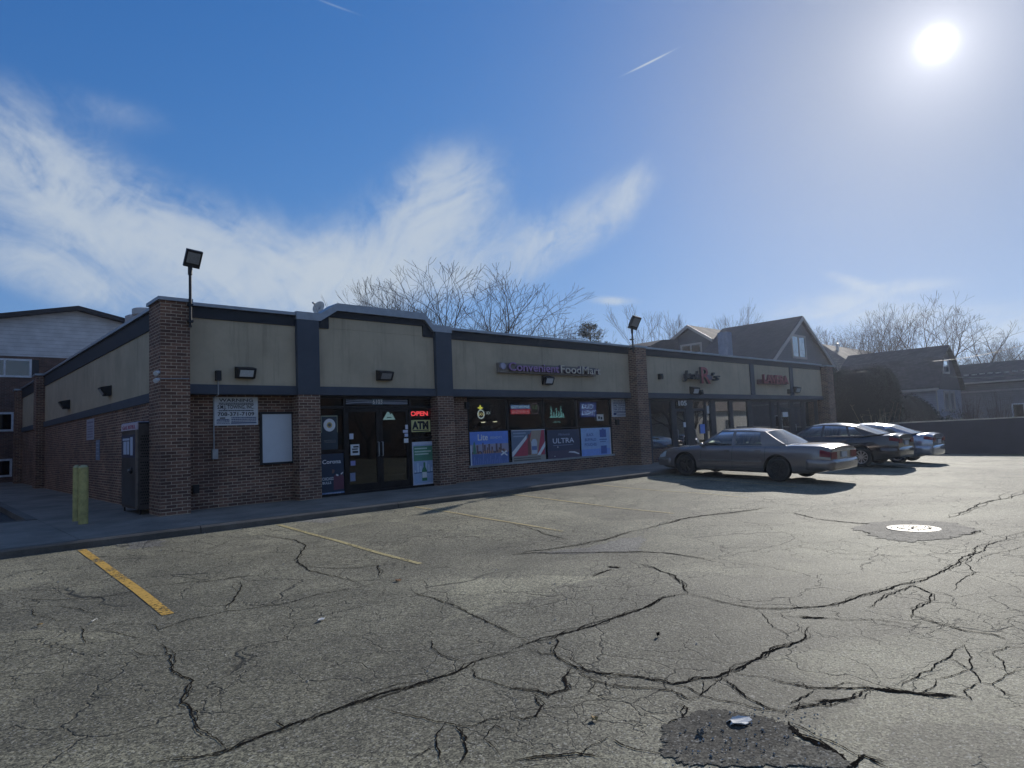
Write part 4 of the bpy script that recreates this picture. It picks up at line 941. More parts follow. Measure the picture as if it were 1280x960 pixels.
p.rect(.64, .84, .08, .36, flat('deep_blue_print', (.05, .09, .25))); p.rect(.6, .86, .56, .6, BT); p.rect(.62, .82, .49, .52, BT); p.rect(.96, 1, 0, 1, flat('poster_edge', (.4, .42, .46)), 'border')
# lit signs hanging behind the glass
yn = YW+.10
def star(u, v, r, n=5, r2=.45): return [(u+r*(1 if k % 2 == 0 else r2)*math.cos(k*math.pi/n), v+1.3*r*(1 if k % 2 == 0 else r2)*math.sin(k*math.pi/n)) for k in range(2*n)]
p = Panel('neon_sign', 'unlit looking neon sign with a yellow flower in the left window', 'sign', *prect(593, 616, 506, 526, YW), yn, ng)
p.poly(star(.42, .82, .16, 4), glow('yellow_neon', (.75, .65, .1), 2.18)); p.disc(.45, .42, .30, glow('grey_neon', (.34, .36, .38), 2.29)); p.disc(.45, .42, .22, ng); p.text('DOS', .45, .34, .18, glow('amber_neon', (.5, .4, .2), 3.43), .3); p.text('XX', .85, .4, .2, glow('grey_neon', (.34, .36, .38), 2.29), .26)
p = Panel('neon_sign', 'red white and blue lit beer sign with a round badge in the second window', 'sign', *prect(640, 676.5, 503, 519, YW), yn, ng)
p.rect(.02, .68, .5, .82, glow('blue_neon', (.10, .2, .5), 5.15)); p.rect(.02, .68, .1, .48, glow('dark_red_neon', (.55, .03, .06), 5.72)); p.text('BUDWEISER', .35, .56, .2, glow('white_neon', (.6, .7, .8), 5.72), .6); p.text('BEERS', .35, .16, .24, glow('pink_neon', (.7, .4, .45), 5.72), .58); p.disc(.84, .52, .46, glow('rose_neon', (.35, .25, .3), 3.43)); p.disc(.84, .52, .40, ng); p.text('16', .84, .5, .3, glow('green_neon', (.35, .5, .3), 3.43), .14)
p = Panel('neon_sign', 'pale cyan neon skyline hanging in the third window', 'sign', *prect(688, 709, 505, 526, YW), yn, ng)
CY = glow('cyan_neon', (.35, .75, .78), 3.63); p.polys([RB(.05, .95, .2, .26)]+[[(u, .2), (u+.1, .2), (u+.08, .2+h*.8), (u+.05, .2+h), (u+.02, .2+h*.8)] for u, h in ((.12, .72), (.26, .35), (.42, .6), (.56, .4), (.70, .68), (.82, .3))], CY); p.text('CHICAGO', .5, -.12, .12, CY, .4)
p = Panel('neon_sign', 'blue lit beer sign with white letters in the right window', 'sign', *prect(728, 748, 503, 521, YW), yn, glow('deep_blue_neon', (.03, .06, .32), 4.58))
p.text('BUD', .45, .58, .32, glow('icy_neon', (.5, .62, .9), 8.01), .7); p.text('LIGHT', .52, .14, .32, glow('icy_neon', (.5, .62, .9), 8.01), .86)
p = Panel('notice', 'tilted white notice at the corner of the blue lit beer sign', 'notice', *prect(744.5, 753, 518, 526, YW), YW-.05, flat('notice_white', (.42, .40, .36)), None, .003); p.polys([RB(.2, .45, .3, .7), RB(.55, .8, .2, .6)], INK)
# door number and stickers on the right hand shops
x0, x1 = fx(845), fx(857); text('105', sf, flat('number_white2', (.75, .78, .8)), ((x0+x1)/2+.1, YG-.06, 2.36), .20, 'Y', .62, bold=.02, name='door_number')
p = Panel('sticker', 'round blue sticker on the second door from the second pillar', 'sticker', fx(874), fx(880), 1.15, 1.55, YG-.032, flat('sticker_blue', (.12, .2, .6)), None, .003)
p = Panel('notice', 'small pale notice on the first door right of the second pillar', 'notice', fx(853.5), fx(856.5), 1.45, 1.66, YG-.032, flat('notice_pale', (.5, .52, .6)), None, .003)
p = Panel('notice', 'white notice high in the narrow sidelight of the script sign shop', 'notice', fx(884.0), fx(887.0), 2.0, 2.35, YG-.02, flat('notice_white', (.42, .40, .36)), None, .003)
p = Panel('notice', 'white round notice in the narrow glass under the red sign', 'notice', fx(978.5), fx(985), 1.75, 2.0, YG-.033, flat('notice_pale', (.5, .52, .6)), None, .003)

# ------------------------------------------------------------------ lamps, conduits and fittings
def wall_pack(px, py, w, h, dep, label, facing='Y', lens=LENS, plane=0.):
    c = fac(px, py, plane) if facing == 'Y' else sid(px, py, plane)
    t = empty('wall_lamp', c, label, 'lamp', 'wall lamps on the shop building')
    def q(x, y, z): return (c.x+x, c.y+y, c.z+z) if facing == 'Y' else (c.x+y, c.y-x, c.z+z)
    m = MB(); poly = [(-.0, h/2), (-dep, h*.32), (-dep, h*.2), (-dep*.55, -h/2), (0, -h/2)]
    m.prism([q(-w/2, y-.003, z) for y, z in poly], Vector(q(w/2, 0, 0))-Vector(q(-w/2, 0, 0))); m.build('housing', BLACKP, t)
    m = MB(); s = w*.36
    a = (-dep*.96, h*.15); b2 = (-dep*.62, -h*.38)
    m.quad(q(-s, a[0]-.012, a[1]), q(s, a[0]-.012, a[1]), q(s, b2[0]-.012, b2[1]), q(-s, b2[0]-.012, b2[1])); m.build('lens', lens, t)
wall_pack(305, 466, .42, .27, .2, 'black wall lamp above the white towing sign and blank board')
wall_pack(478.5, 469.5, .42, .27, .22, 'black wall lamp on the stucco above the double doors', lens=LENSG)
wall_pack(682.5, 475.3, .42, .30, .2, 'black wall lamp with bright lens under the purple and cream sign')
wall_pack(866, 488.2, .52, .34, .2, 'black wall lamp under the black script sign'); wall_pack(993.5, 487.2, .62, .34, .22, 'black wall lamp right of the red letters')
wall_pack(138, 488.5, .34, .27, .26, 'black wall lamp on the left side wall nearer the corner', 'X', LENS, XW); wall_pack(86.5, 505.5, .4, .3, .28, 'black wall lamp on the left side wall farther from the corner', 'X', LENSG, XW)
for px, py, lb in ((874.5, 490.3, 'small dark box beside the lamp under the script sign'), (985, 489.2, 'small dark box left of the lamp by the red letters'), (824, 470.5, 'tiny dark bracket on the stucco near the second pillar')):
    c = fac(px, py); m = MB().box(c.x-.1, c.x+.1, -.12, -.003, c.z-.12, c.z+.1).box(c.x-.06, c.x+.06, -.16, -.12, c.z-.08, c.z+.02); tag(m.build('junction_box', BLACKP, org=(c.x, 0, c.z)), lb, 'electrical box')
def pole_lamp(px0, py0, pxt, pyt, Y, hw, label):
    b0 = fac(px0, py0, Y); tp = fac(pxt, pyt, Y)
    t = empty('pole_lamp', b0, label, 'lamp', 'pole lamps on the brick pillars')
    MB().tube([(b0.x, Y, b0.z), (b0.x, Y, tp.z)], .03, 10).build('pole', BLACKP, t, smooth=60)
    m = MB()
    for z in (b0.z+.1, b0.z+.45): m.box(b0.x-.05, b0.x+.05, Y-.04, Y+.10, z, z+.05)
    m.build('bracket', BLACKP, t); MB().tube([(b0.x, Y, tp.z-.18), (b0.x, Y, tp.z+.02)], .045, 10).build('knuckle', BLACKP, t)
    tilt = rad(62); A = Vector((math.cos(rad(8)), math.sin(rad(8)), 0)); n = Vector((-.10, -math.sin(tilt), -math.cos(tilt))).normalized(); A = (A-n*A.dot(n)).normalized(); Bv = n.cross(A)
    if Bv.z < 0: Bv = -Bv
    c = Vector((b0.x+.02, Y, tp.z+.0))+Bv*(hw*.95)
    hd = MB().obox(c-n*.0, A*hw*.86, Bv*hw, n*.045).obox(c-n*.07, A*hw*.6, Bv*hw*.6, n*.03).build('head', BLACKP, t)
    MB().obox(c+n*.048+Bv*hw*.12, A*hw*.66, Bv*hw*.62, n*.005).build('led_panel', LENSG, hd)
    m = MB()
    for k in range(5): m.obox(c-n*.115+A*hw*(-.5+.25*k), A*.008, Bv*hw*.6, n*.02)
    m.build('cooling_fin', BLACKP, hd)
pole_lamp(238.0, 409, 237.0, 333, -.41, .185, 'tall pole floodlight on the corner brick pillar'); pole_lamp(791.5, 440, 791.0, 411, -.40, .25, 'short pole floodlight on the second brick pillar')
# spot lights and conduit on the corner pillar
for k, (py, lb) in enumerate(((465, 'upper small white spotlight on the corner pillar'), (474, 'lower small white spotlight on the corner pillar'))):
    c = fac(198.5, py, -.36); t = empty('spotlight', c, lb, 'lamp', 'small spotlights on the corner pillar')
    MB().lathe((c.x-.01, c.y, c.z), Vector((-.6, -.7, -.35)), [(0, -.01), (.03, 0), (.045, .06), (.05, .12), (.04, .125), (0, .12)], 12).build('head', M('white_plastic', (.55, .55, .57), .4), t, smooth=50); MB().box(c.x-.02, c.x+.03, c.y, c.y+.012, c.z-.03, c.z+.03).build('base', CONDUIT, t)
a, b2 = fac(201, 473.5, -.36), fac(236, 473.5, -.36); o = MB().tube([(a.x, -.365, a.z), (b2.x, -.365, b2.z)], .012, 6).build('conduit', CONDUIT, org=a); tag(o, 'short level grey conduit across the corner pillar', 'conduit')
c0, c1 = fac(267.5, 470, -.03), fac(267.5, 566, YB); xx = fac(267.2, 520, YB-.03).x
t = empty('conduit', (xx, YB-.03, c1.z), 'upright grey conduit beside the towing sign ending in a box', 'conduit')
MB().tube([(xx, -.06, c0.z), (xx, -.06, ZB-.02), (xx, YB-.03, ZB-.06), (xx, YB-.03, c1.z)], .014, 6).build('pipe', CONDUIT, t); MB().box(xx-.05, xx+.07, YB-.09, YB-.003, c1.z-.14, c1.z+.08).build('switch_box', CONDUIT, t); MB().box(xx-.05, xx+.06, -.10, -.004, c0.z-.1, c0.z+.12).build('junction_box', BLACKP, t)
c = fac(245, 611, YB); tag(MB().box(c.x-.07, c.x+.05, YB-.06, YB-.003, c.z-.09, c.z+.09).build('outlet_box', BLACKP, org=c), 'dark outlet box low on the brick wall by the corner pillar', 'electrical box')
c = fac(582.5, 507, YB); m = MB().box(c.x-.07, c.x+.06, YB-.1, YB-.003, c.z-.1, c.z+.1).lathe((c.x+.03, YB-.1, c.z), (0, 1, 0), [(0, -.02), (.03, -.01), (.03, .01)], 10); tag(m.build('alarm_box', BLACKP, org=c), 'dark alarm box on brick left of the poster window', 'electrical box')
c = fac(770.5, 528, YB); tag(MB().box(c.x-.08, c.x+.08, YB-.08, YB-.003, c.z-.1, c.z+.1).build('outlet_box', BLACKP, org=c), 'dark box on brick below the small warning sign', 'electrical box')
c = fac(789.5, 578, YB); tag(MB().tube([(c.x, YB-.06, ZW), (c.x, YB-.06, ZW+.3)], .03, 8).build('standpipe', CONDUIT, org=(c.x, YB, ZW)), 'short grey standpipe at the foot of the second pillar', 'pipe')
# roof things
c = fac(398.5, 384.5, 9.0); t = empty('satellite_dish', (c.x, 9.0, 4.2), 'pale satellite dish on the roof behind the raised parapet', 'satellite dish')
ax = Vector((-.82, -.45, .32)); MB().lathe(c, ax, [(.0, -.055), (.13, -.042), (.21, -.015), (.27, .025), (.26, .03), (.2, -.008), (.12, -.034), (0, -.046)], 28).build('reflector', M('dish_white', (.5, .49, .46), .5), t, smooth=60)
MB().tube([(c.x+.1, 9.05, 4.2), (c.x+.1, 9.05, c.z-.05), c], .03, 8).tube([c+Vector((0, 0, -.3)), c+ax*.34], .012, 6).build('mast', STEELG, t); MB().obox(c+ax*.36, ax*.06, ax.orthogonal().normalized()*.035, ax.cross(ax.orthogonal().normalized())*.035).build('receiver', STEELG, t)
c = sid(181, 392, 1.4); t = empty('roof_vent', (1.4, c.y, 4.2), 'pale round roof vent behind the left side parapet', 'vent'); zt = sid(181, 386.5, 1.4).z
MB().lathe((1.4, c.y, 0), (0, 0, 1), [(.26, 4.2), (.26, zt-.2), (.34, zt-.19), (.34, zt-.02), (.3, zt), (0, zt+.01)], 24).build('cowl', M('vent_white', (.45, .46, .48), .5, var=.1), t, smooth=40)
c = sid(170, 396, 1.4); t = empty('roof_vent', (1.4, c.y, 4.2), 'lower pale roof vent just left of the round one', 'vent'); zt = sid(170, 394, 1.4).z; MB().lathe((1.4, c.y, 0), (0, 0, 1), [(.3, 4.2), (.3, zt-.05), (.2, zt), (0, zt)], 20).build('cowl', M('vent_grey', (.4, .4, .42), .5, var=.1), t, smooth=40)

# ------------------------------------------------------------------ things along the left wall
def gndz(px, py, z): d = ray(px, py); return CAM+d*((z-CAM.z)/d.z)
for px, py, top, r, lb in ((95.3, 651, 583.2, .065, 'thinner yellow bollard behind, on the left'), (104, 654.5, 583, .082, 'thicker yellow bollard in front, on the right')):
    c = gndz(px, py, ZW); zt = fac(px, top, c.y).z; t = empty('bollard', (c.x, c.y, ZW), lb, 'bollard', 'yellow bollards by the side walkway')
    MB().tube([(c.x, c.y, ZW-.1), (c.x, c.y, zt-.02)], r, 20).build('post', YPOST, t, smooth=60); MB().lathe((c.x, c.y, zt-.02), (0, 0, 1), [(r, 0), (r*.9, .02), (r*.5, .045), (0, .05)], 20).build('cap', M('worn_yellow_cap', (.36, .36, .2), .7, var=.2), t, smooth=60)
# gas cylinder locker
cx0 = fac(173, 600, .56).x; cy1 = sid(152.5, 600, cx0).y; zt = fac(182, 529.5, .56).z; zd = ZW+.1
t = empty('gas_locker', ((cx0+XW)/2, .56, ZW), 'tall brown metal gas cylinder locker with perforated side next to corner pillar', 'locker')
LB = M('brown_locker_paint', (.10, .085, .075), .5, .4, var=.2); LD = M('dark_locker_door', (.055, .06, .065), .4, .3, var=.35, scale=2.)
ly0, ly1 = .56, min(cy1, 2.4)
m = MB(); m.box(cx0, XW-.02, ly0, ly1, zd, zt)
body = m.build('cabinet', LB, t); m = MB()
for x in (cx0+.03, XW-.06):
    for y in (ly0+.03, ly1-.06): m.box(x, x+.03, y, y+.03, ZW, zd)
m.build('foot', BLACKP, t)
m = MB(); nx = 7
for i in range(nx):
    for z_ in range(int((zt-zd-.3)/.062)):
        if 14 < z_ < 16: continue
        x = cx0+.05+(XW-cx0-.1)*(i+(z_ % 2)*.5)/nx; z = zd+.12+z_*.062
        m.quad((x-.017, ly0-.003, z), (x, ly0-.003, z-.02), (x+.017, ly0-.003, z), (x, ly0-.003, z+.02))
o = m.build('perforation', M('vent_hole', (.006, .006, .007), .9), body)
MB().box(cx0-.012, cx0-.002, ly0+.16, ly1-.02, zd+.06, zt-.14).build('door', LD, t); MB().box(cx0-.03, cx0-.002, ly0+.02, ly0+.14, zd+.03, zt-.12).build('door_post', M('bare_steel_post', (.24, .22, .2), .4, .6, var=.2), t)
yk = sid(165.5, 588, cx0).y; zk = sid(165.5, 588, cx0).z; MB().lathe((cx0-.01, yk, zk), (-1, 0, 0), [(.07, 0), (.07, .03), (.03, .05), (0, .05)], 16).build('latch', BLACKP, t); MB().lathe((cx0-.06, yk, zk), (-1, 0, 0), [(.03, 0), (.03, .03), (0, .035)], 12).build('padlock', STEELG, t)
zc0, zc1 = sid(160, 572, cx0).z, sid(160, 544, cx0).z; ya, yb = ly0+.2, ly1-.03
pn = MB().box(cx0-.018, cx0-.013, ya, yb, zc0, zc1).build('notice_panel', flat('locker_navy', (.02, .025, .05)), t)
m = MB(); hh2 = zc1-zc0
for v0, v1, (u0, u1) in ((.14, .72, (.16, .38)), (.14, .72, (.42, .58)), (.1, .9, (.66, .84)), (.76, .86, (.1, .6))): m.box(cx0-.0215, cx0-.0185, yb-(yb-ya)*u1, yb-(yb-ya)*u0, zc0+hh2*v0, zc0+hh2*v1)
m.build('notice_print', flat('locker_pale_print', (.30, .34, .42)), pn)
hz0 = zt-.13; MB().box(cx0-.022, cx0-.002, ly0+.0, ly1-.02, hz0+.01, zt+.03).build('header_sign', flat('header_pale', (.33, .29, .33)), t); text('GAS REFILL', t, flat('header_red', (.22, .05, .09)), (cx0-.024, (ly0+ly1)/2, hz0+.04), .08, 'X', (ly1-ly0)*.8)
MB().box(cx0-.004, XW-.02, ly0-.01, ly1, zt+.031, zt+.05).build('lid', M('pale_blue_lid', (.32, .38, .55), .4), t)
y0, y1 = sid(118, 535, XW).y, sid(109, 535, XW).y; p = Panel('notice', 'faded white notice high on the left side wall', 'notice', y0, y1, sid(113, 550, XW).z, sid(113, 524, XW).z, XW-.003, flat('faded_notice', (.26, .26, .31)), facing='X'); smallprint(p, .12, .88, [(.8, .08), (.62, .05), (.5, .05), (.38, .05), (.25, .05), (.12, .05)], flat('faded_ink', (.12, .11, .17)), 8)
y0, y1 = sid(125, 560, XW).y, sid(120.5, 560, XW).y; p = Panel('notice', 'narrow blue grey notice lower on the left side wall', 'notice', y0, y1, sid(122, 575, XW).z, sid(122, 550, XW).z, XW-.003, flat('narrow_notice', (.12, .15, .21)), facing='X'); smallprint(p, .15, .85, [(.8, .05), (.6, .04), (.4, .04), (.2, .04)], flat('narrow_ink', (.24, .28, .35)), 9)

# ------------------------------------------------------------------ apartment block on the left
YA_ = 26.5
ap = fac(96, 384, YA_); t = empty('apartment_block', (ap.x, YA_, 0), 'brick apartment block with white siding gable behind the shop', 'building')
el_, er = fac(-60, 408.0, YA_), fac(175, 407, YA_); hw = 9.8; sl_ = .215
xl, xr = ap.x-hw, ap.x+hw; ze = ap.z-hw*sl_; zs = fac(40, 446, YA_).z
SID = siding_mat('white_siding', (.52, .52, .53), .2); MB().box(xl+.4, xr-.4, YA_, YA_+18, -.3, zs-.002).build('brick_wall', BRICK_APT, t)
MB().prism([(xl+.4, YA_-.02, zs), (xr-.4, YA_-.02, zs), (xr-.4, YA_-.02, ze), (ap.x, YA_-.02, ap.z-.15), (xl+.4, YA_-.02, ze)], (0, 18, 0)).build('siding_gable', SID, t)
m = MB(); m.prism([(xl, YA_-.5, ze-.25), (ap.x, YA_-.5, ap.z-.22), (xr, YA_-.5, ze-.25), (xr, YA_-.5, ze-.02), (ap.x, YA_-.5, ap.z), (xl, YA_-.5, ze-.02)], (0, 19, 0)); m.build('roof', M('dark_roof', (.035, .03, .03), .8), t)
WF = M('white_window_frame', (.55, .57, .6), .4)
def window(parent, x0, x1, z0, z1, y, nx=2, fr=.07, facing='Y', glass=HGLASS, mat=WF, dep=.06, mull=True):
    m = MB()
    def bx(a0, a1, c0, c1, d0=-.05, d1=.004):
        if facing == 'Y': m.box(a0, a1, y+d0, y+d1, c0, c1)
        else: m.box(y+d0, y+d1, a0, a1, c0, c1)
    bx(x0, x0+fr, z0, z1); bx(x1-fr, x1, z0, z1); bx(x0+fr, x1-fr, z0, z0+fr, -.048); bx(x0+fr, x1-fr, z1-fr, z1, -.048)
    for k in range(1, nx): xx = x0+(x1-x0)*k/nx; bx(xx-fr*.4, xx+fr*.4, z0+fr, z1-fr, -.045)
    w = m.build('window', mat, parent); g = MB()
    if facing == 'Y': g.box(x0+fr, x1-fr, y-.012, y-.008, z0+fr, z1-fr); bk = MB().box(x0+fr, x1-fr, y-.004, y+.002, z0+fr, z1-fr)
    else: g.box(y-.012, y-.008, x0+fr, x1-fr, z0+fr, z1-fr); bk = MB().box(y-.004, y+.002, x0+fr, x1-fr, z0+fr, z1-fr)
    g.build('pane', glass, w); bk.build('dark_backing', M('room_dark', (.05, .055, .06), .9), w); return w  # dark sheet behind the pane gives the shade of the room
def wpx(parent, a, b2, c, dd, Y, **k): x0, x1, z0, z1 = prect(a, b2, c, dd, Y); return window(parent, x0, x1, z0, z1, Y-.002, **k)
wpx(t, -30, 39.5, 448, 471.5, YA_, nx=2, fr=.1); x0, x1, z0, z1 = prect(40, 48.5, 450, 471, YA_); MB().box(x0, x1, YA_-.05, YA_-.003, z0, z1).build('shutter', M('black_shutter', (.02, .02, .025), .6), t)
wpx(t, -60, 17, 515.5, 540, YA_, nx=2, fr=.1); wpx(t, -60, 15, 575, 598, YA_, nx=2, fr=.1)

# ------------------------------------------------------------------ houses on the right
SHG = shingle_mat('dark_shingle', (.055, .048, .05)); SHT = shingle_mat('tan_shingle', (.17, .135, .11)); SDK = siding_mat('dark_siding', (.10, .09, .10), .15); TRIM = M('white_trim', (.42, .37, .33), .5, var=.06); SLV = siding_mat('pale_siding', (.34, .32, .36), .15)
GB = -.65
def rake(m, a, b2, y, w=.2, dp=.1):
    a, b2 = Vector(a), Vector(b2); dd = (b2-a).normalized(); n = Vector((dd.z, 0, -dd.x)); n = n if n.z < 0 else -n
    m.prism([a, b2, b2+n*w, a+n*w], (0, dp, 0))
YH = 6.0
A = fac(999, 398, YH); Lr = fac(965, 447, YH); slp = (A.z-Lr.z)/(A.x-Lr.x); zE = 4.6; hw = (A.z-zE)/slp; rd = sid(905, 412, A.x).y
t = empty('gable_house', (A.x, YH, GB), 'dark sided house with a steep white trimmed gable behind the shops', 'house')
MB().prism([(A.x-hw, YH, GB), (A.x+hw, YH, GB), (A.x+hw, YH, zE), (A.x, YH, A.z-.08), (A.x-hw, YH, zE)], (0, rd-YH, 0)).build('wall', SDK, t)
m = MB()
for s in (-1, 1): m.prism([(A.x, YH-.25, A.z), (A.x+s*(hw+.35), YH-.25, zE-.35*slp), (A.x+s*(hw+.35), YH-.25, zE-.35*slp+.16), (A.x, YH-.25, A.z+.16)], (0, rd-YH+.4, 0))
rf = m.build('roof', SHG, t); m = MB()
for s in (-1, 1): rake(m, (A.x, YH-.33, A.z+.1), (A.x+s*(hw+.36), YH-.33, zE-.35*slp+.1), YH, .22, .075)
m.build('rake_trim', TRIM, rf); wpx(t, 989.3, 1007, 419, 448.5, YH, nx=2, fr=.16, mat=TRIM)
# cross gable on the left
XA2 = A.x-9.2 if False else 44.0
B0, B1, B2 = sid(862, 409, XA2), sid(832, 434, XA2), sid(890, 425, XA2)
t2 = empty('low_gable_house', (XA2, B0.y, GB), 'house with a low gable and tan roof left of the steep gable', 'house')
zl = B1.z-1.2; s1 = (B0.z-B1.z)/(B1.y-B0.y); s2 = (B0.z-B2.z)/(B0.y-B2.y); yL = B0.y+(B0.z-zl)/s1; yR = B2.y
xe = fac(907, 413, B0.y).x
MB().prism([(XA2, yR+.2, GB), (XA2, yL-.2, GB), (XA2, yL-.2, zl), (XA2, B0.y, B0.z-.1), (XA2, yR+.2, B2.z)], (xe-XA2, 0, 0)).build('wall', SDK, t2)
MB().prism([(XA2-.3, B0.y, B0.z), (XA2-.3, yR-.2, B2.z-.1), (XA2-.3, yR-.2, B2.z+.06), (XA2-.3, B0.y, B0.z+.16)], (xe-XA2+.5, 0, 0)).prism([(XA2-.3, B0.y, B0.z), (XA2-.3, yL, zl), (XA2-.3, yL, zl+.16), (XA2-.3, B0.y, B0.z+.16)], (xe-XA2+.5, 0, 0)).build('roof', SHT, t2)
m = MB()
for yy, zz in ((yL, zl), (yR-.2, B2.z-.1)): m.prism([(XA2-.38, B0.y, B0.z+.17), (XA2-.38, yy, zz+.17), (XA2-.38, yy, zz-.1), (XA2-.38, B0.y, B0.z-.1)], (.07, 0, 0))
m.build('rake_trim', TRIM, t2)
yw0, yw1 = sid(877.5, 435, XA2).y, sid(851, 435, XA2).y; window(t2, yw0, yw1, sid(864, 443, XA2).z, sid(864, 429.5, XA2).z, XA2-.02, nx=2, fr=.14, facing='X', mat=TRIM)
c = fac(912, 428, 8.0); MB().box(c.x-.35, c.x+.35, 8.0, 8.7, GB, fac(912, 415, 8.0).z).build('chimney', M('blue_grey_stucco', (.20, .24, .32), .8), t2)
c0 = fac(813, 432, 14.); MB().prism([(c0.x, 14, c0.z-2), (c0.x+3.8, 14, c0.z-2), (c0.x+3.8, 14, c0.z+.75), (c0.x+1.6, 14, c0.z+.55), (c0.x, 14, c0.z)], (0, 5, 0)).build('side_roof', SHG, t2)
# hipped house behind
YB_ = 12.0; a = fac(1027, 430, YB_); b2 = fac(1078, 437.2, YB_)
t = empty('hip_roof_house', (a.x+4, YB_, GB), 'house with a tan hipped roof behind the steep gable', 'house')
zE2 = a.z-4.2; xr2 = b2.x+2
MB().box(a.x-4.5, xr2+4.5, YB_-6.0, YB_+6.0, GB, zE2).build('wall', SDK, t)
m = MB(); v = [(a.x, YB_, a.z), (xr2, YB_, a.z), (a.x-5.5, YB_-6.5, zE2), (xr2+5.5, YB_-6.5, zE2), (xr2+5.5, YB_+6.5, zE2), (a.x-5.5, YB_+6.5, zE2)]
m.v = [Vector(q_) for q_ in v]; m.f = [(2, 3, 1, 0), (3, 4, 1), (4, 5, 0, 1), (5, 2, 0), (2, 5, 4, 3)]; m.build('roof', SHT, t)
MB().lathe((a.x+.8, YB_-1.2, a.z-.9), (0, 0, 1), [(.14, 0), (.14, .7), (.2, .72), (.2, .85), (0, .9)], 12).build('flue', STEELG, t)
# gambrel house
YC = -1.0; A = fac(1181, 434, YC); el2 = fac(1170, 484.5, YC); er2 = fac(1202, 488, YC); rd = sid(1065, 446, A.x).y
hwL = (er2.x-A.x); zE = er2.z; kn = (A.x-hwL*.42, A.z-(A.z-zE)*.28)
t = empty('gambrel_house', (A.x, YC, GB), 'house with a broad dark gambrel roof and pale siding beyond the black wall', 'house')
prf = [(A.x, A.z), (A.x+hwL*.45, A.z-(A.z-zE)*.3), (A.x+hwL, zE)]; prl = [(2*A.x-x, z) for x, z in prf]
wy = [(A.x-hwL+.3, GB), (A.x+hwL-.3, GB), (A.x+hwL-.3, zE), (prf[1][0]-.1, prf[1][1]-.15), (A.x, A.z-.15), (prl[1][0]+.1, prl[1][1]-.15), (A.x-hwL+.3, zE)]
MB().prism([(x, YC, z) for x, z in wy], (0, rd-YC, 0)).build('wall', SLV, t)
m = MB()
for pr2 in (prf, prl):
    for (x0, z0), (x1, z1) in zip(pr2, pr2[1:]): m.prism([(x0, YC-.3, z0), (x1, YC-.3, z1), (x1, YC-.3, z1+.16), (x0, YC-.3, z0+.16)], (0, rd-YC+.6, 0))
rf = m.build('roof', SHG, t)
MB().box(A.x-hwL-.12, A.x-hwL-.02, YC-.28, rd+.2, zE-.12, zE+.06).build('gutter', TRIM, rf)
MB().box(A.x-hwL+.2, A.x-hwL+.42, YC-.06, YC-.004, GB, zE-.05).build('corner_trim', TRIM, t)
GS = M('gable_shake', (.075, .065, .07), .9, var=.2); MB().prism([(x, YC-.035, z) for x, z in wy[2:]], (0, .03, 0)).build('gable_infill', GS, t)
wpx(t, 1177.5, 1185.5, 449, 467, YC-.04, nx=1, fr=.16, mat=TRIM); wpx(t, 1180, 1186.5, 488.5, 514, YC, nx=1, fr=.14, mat=TRIM); wpx(t, 1187.2, 1193.5, 488.5, 513.5, YC, nx=1, fr=.14, mat=TRIM)
# long low house
XD = 64.0; a, b2 = sid(1196, 458, XD), sid(1280, 452, XD); XEv = 60.5; e0 = sid(1240, 477.5, XEv)
t = empty('ranch_house', (XD, b2.y-6, GB), 'long low house with a dark roof at the right edge', 'house')
y0, y1 = b2.y-14, a.y+.3; zr = (a.z+b2.z)/2
MB().box(XEv+.5, XD+3, y0+.3, y1-.3, GB, e0.z-.1).build('wall', siding_mat('grey_siding', (.16, .15, .17), .15), t)
MB().prism([(XD, y0, zr), (XEv, y0, e0.z), (XEv, y0, e0.z+.14), (XD, y0, zr+.14), (XD+3.5, y0, e0.z+.14), (XD+3.5, y0, e0.z)], (0, y1-y0, 0)).build('roof', SHG, t)
MB().box(XEv-.14, XEv-.02, y0, y1, e0.z-.04, e0.z+.1).build('gutter', TRIM, t); MB().box(XEv+.3, XEv+.48, y0+.4, y1-.4, e0.z-.75, e0.z-.62).build('fascia_board', M('faded_trim', (.28, .27, .28), .6), t)
for k in range(3): window(t, y0+3+k*5, y0+4.6+k*5, .9, 2.2, XEv+.49, nx=2, fr=.1, facing='X')
# pale dashes for the sunlit lights strung along its roof edge
zz = sid(1240, 466.3, XEv+.9).z; m = MB()
for k in range(26): m.obox((XEv+.9, y1-.4-k*.55, zz+.02*math.sin(k*1.7)), (.04, 0, 0), (0, .17, 0), (0, 0, .035))
tag(m.build('roof_lights', M('pale_roof_lights', (.55, .54, .5), .4), org=(XEv+.9, (y0+y1)/2, zz)), 'pale dashed string of lights along the roof of the low house', 'string lights')
# dark boundary wall
g0, g1 = gnd(1152, 567), gnd(1280, 566); dr = Vector((g1.x-g0.x, g1.y-g0.y, 0)).normalized(); nrm = Vector((-dr.y, dr.x, 0)); nrm = nrm if nrm.x > 0 else -nrm
def onwall(px, py): d = ray(px, py); return CAM+d*((Vector((g0.x, g0.y, 0))-CAM).dot(nrm)/d.dot(nrm))
zt0, zt1 = onwall(1112, 528.6).z, onwall(1280, 520.8).z; s0 = Vector((g0.x, g0.y, 0))-dr*13; s1 = Vector((g1.x, g1.y, 0))+dr*14
Lw = (s1-s0).length; sl2 = (zt1-zt0)/((onwall(1280, 520)-onwall(1112, 528)).length); za = zt0-sl2*((onwall(1112, 528)-s0).xy.length); zb2 = za+sl2*Lw
t = empty('boundary_wall', (g0.x, g0.y, g0.z), 'long dark slate boundary wall across the end of the lot', 'wall')
MB().prism([(s0.x, s0.y, -1), (s1.x, s1.y, -1), (s1.x, s1.y, zb2-.06), (s0.x, s0.y, za-.06)], nrm*.2).build('wall_panel', M('dark_slate_paint', (.040, .038, .054), .8, var=.12, scale=1.5, bump=.2), t)
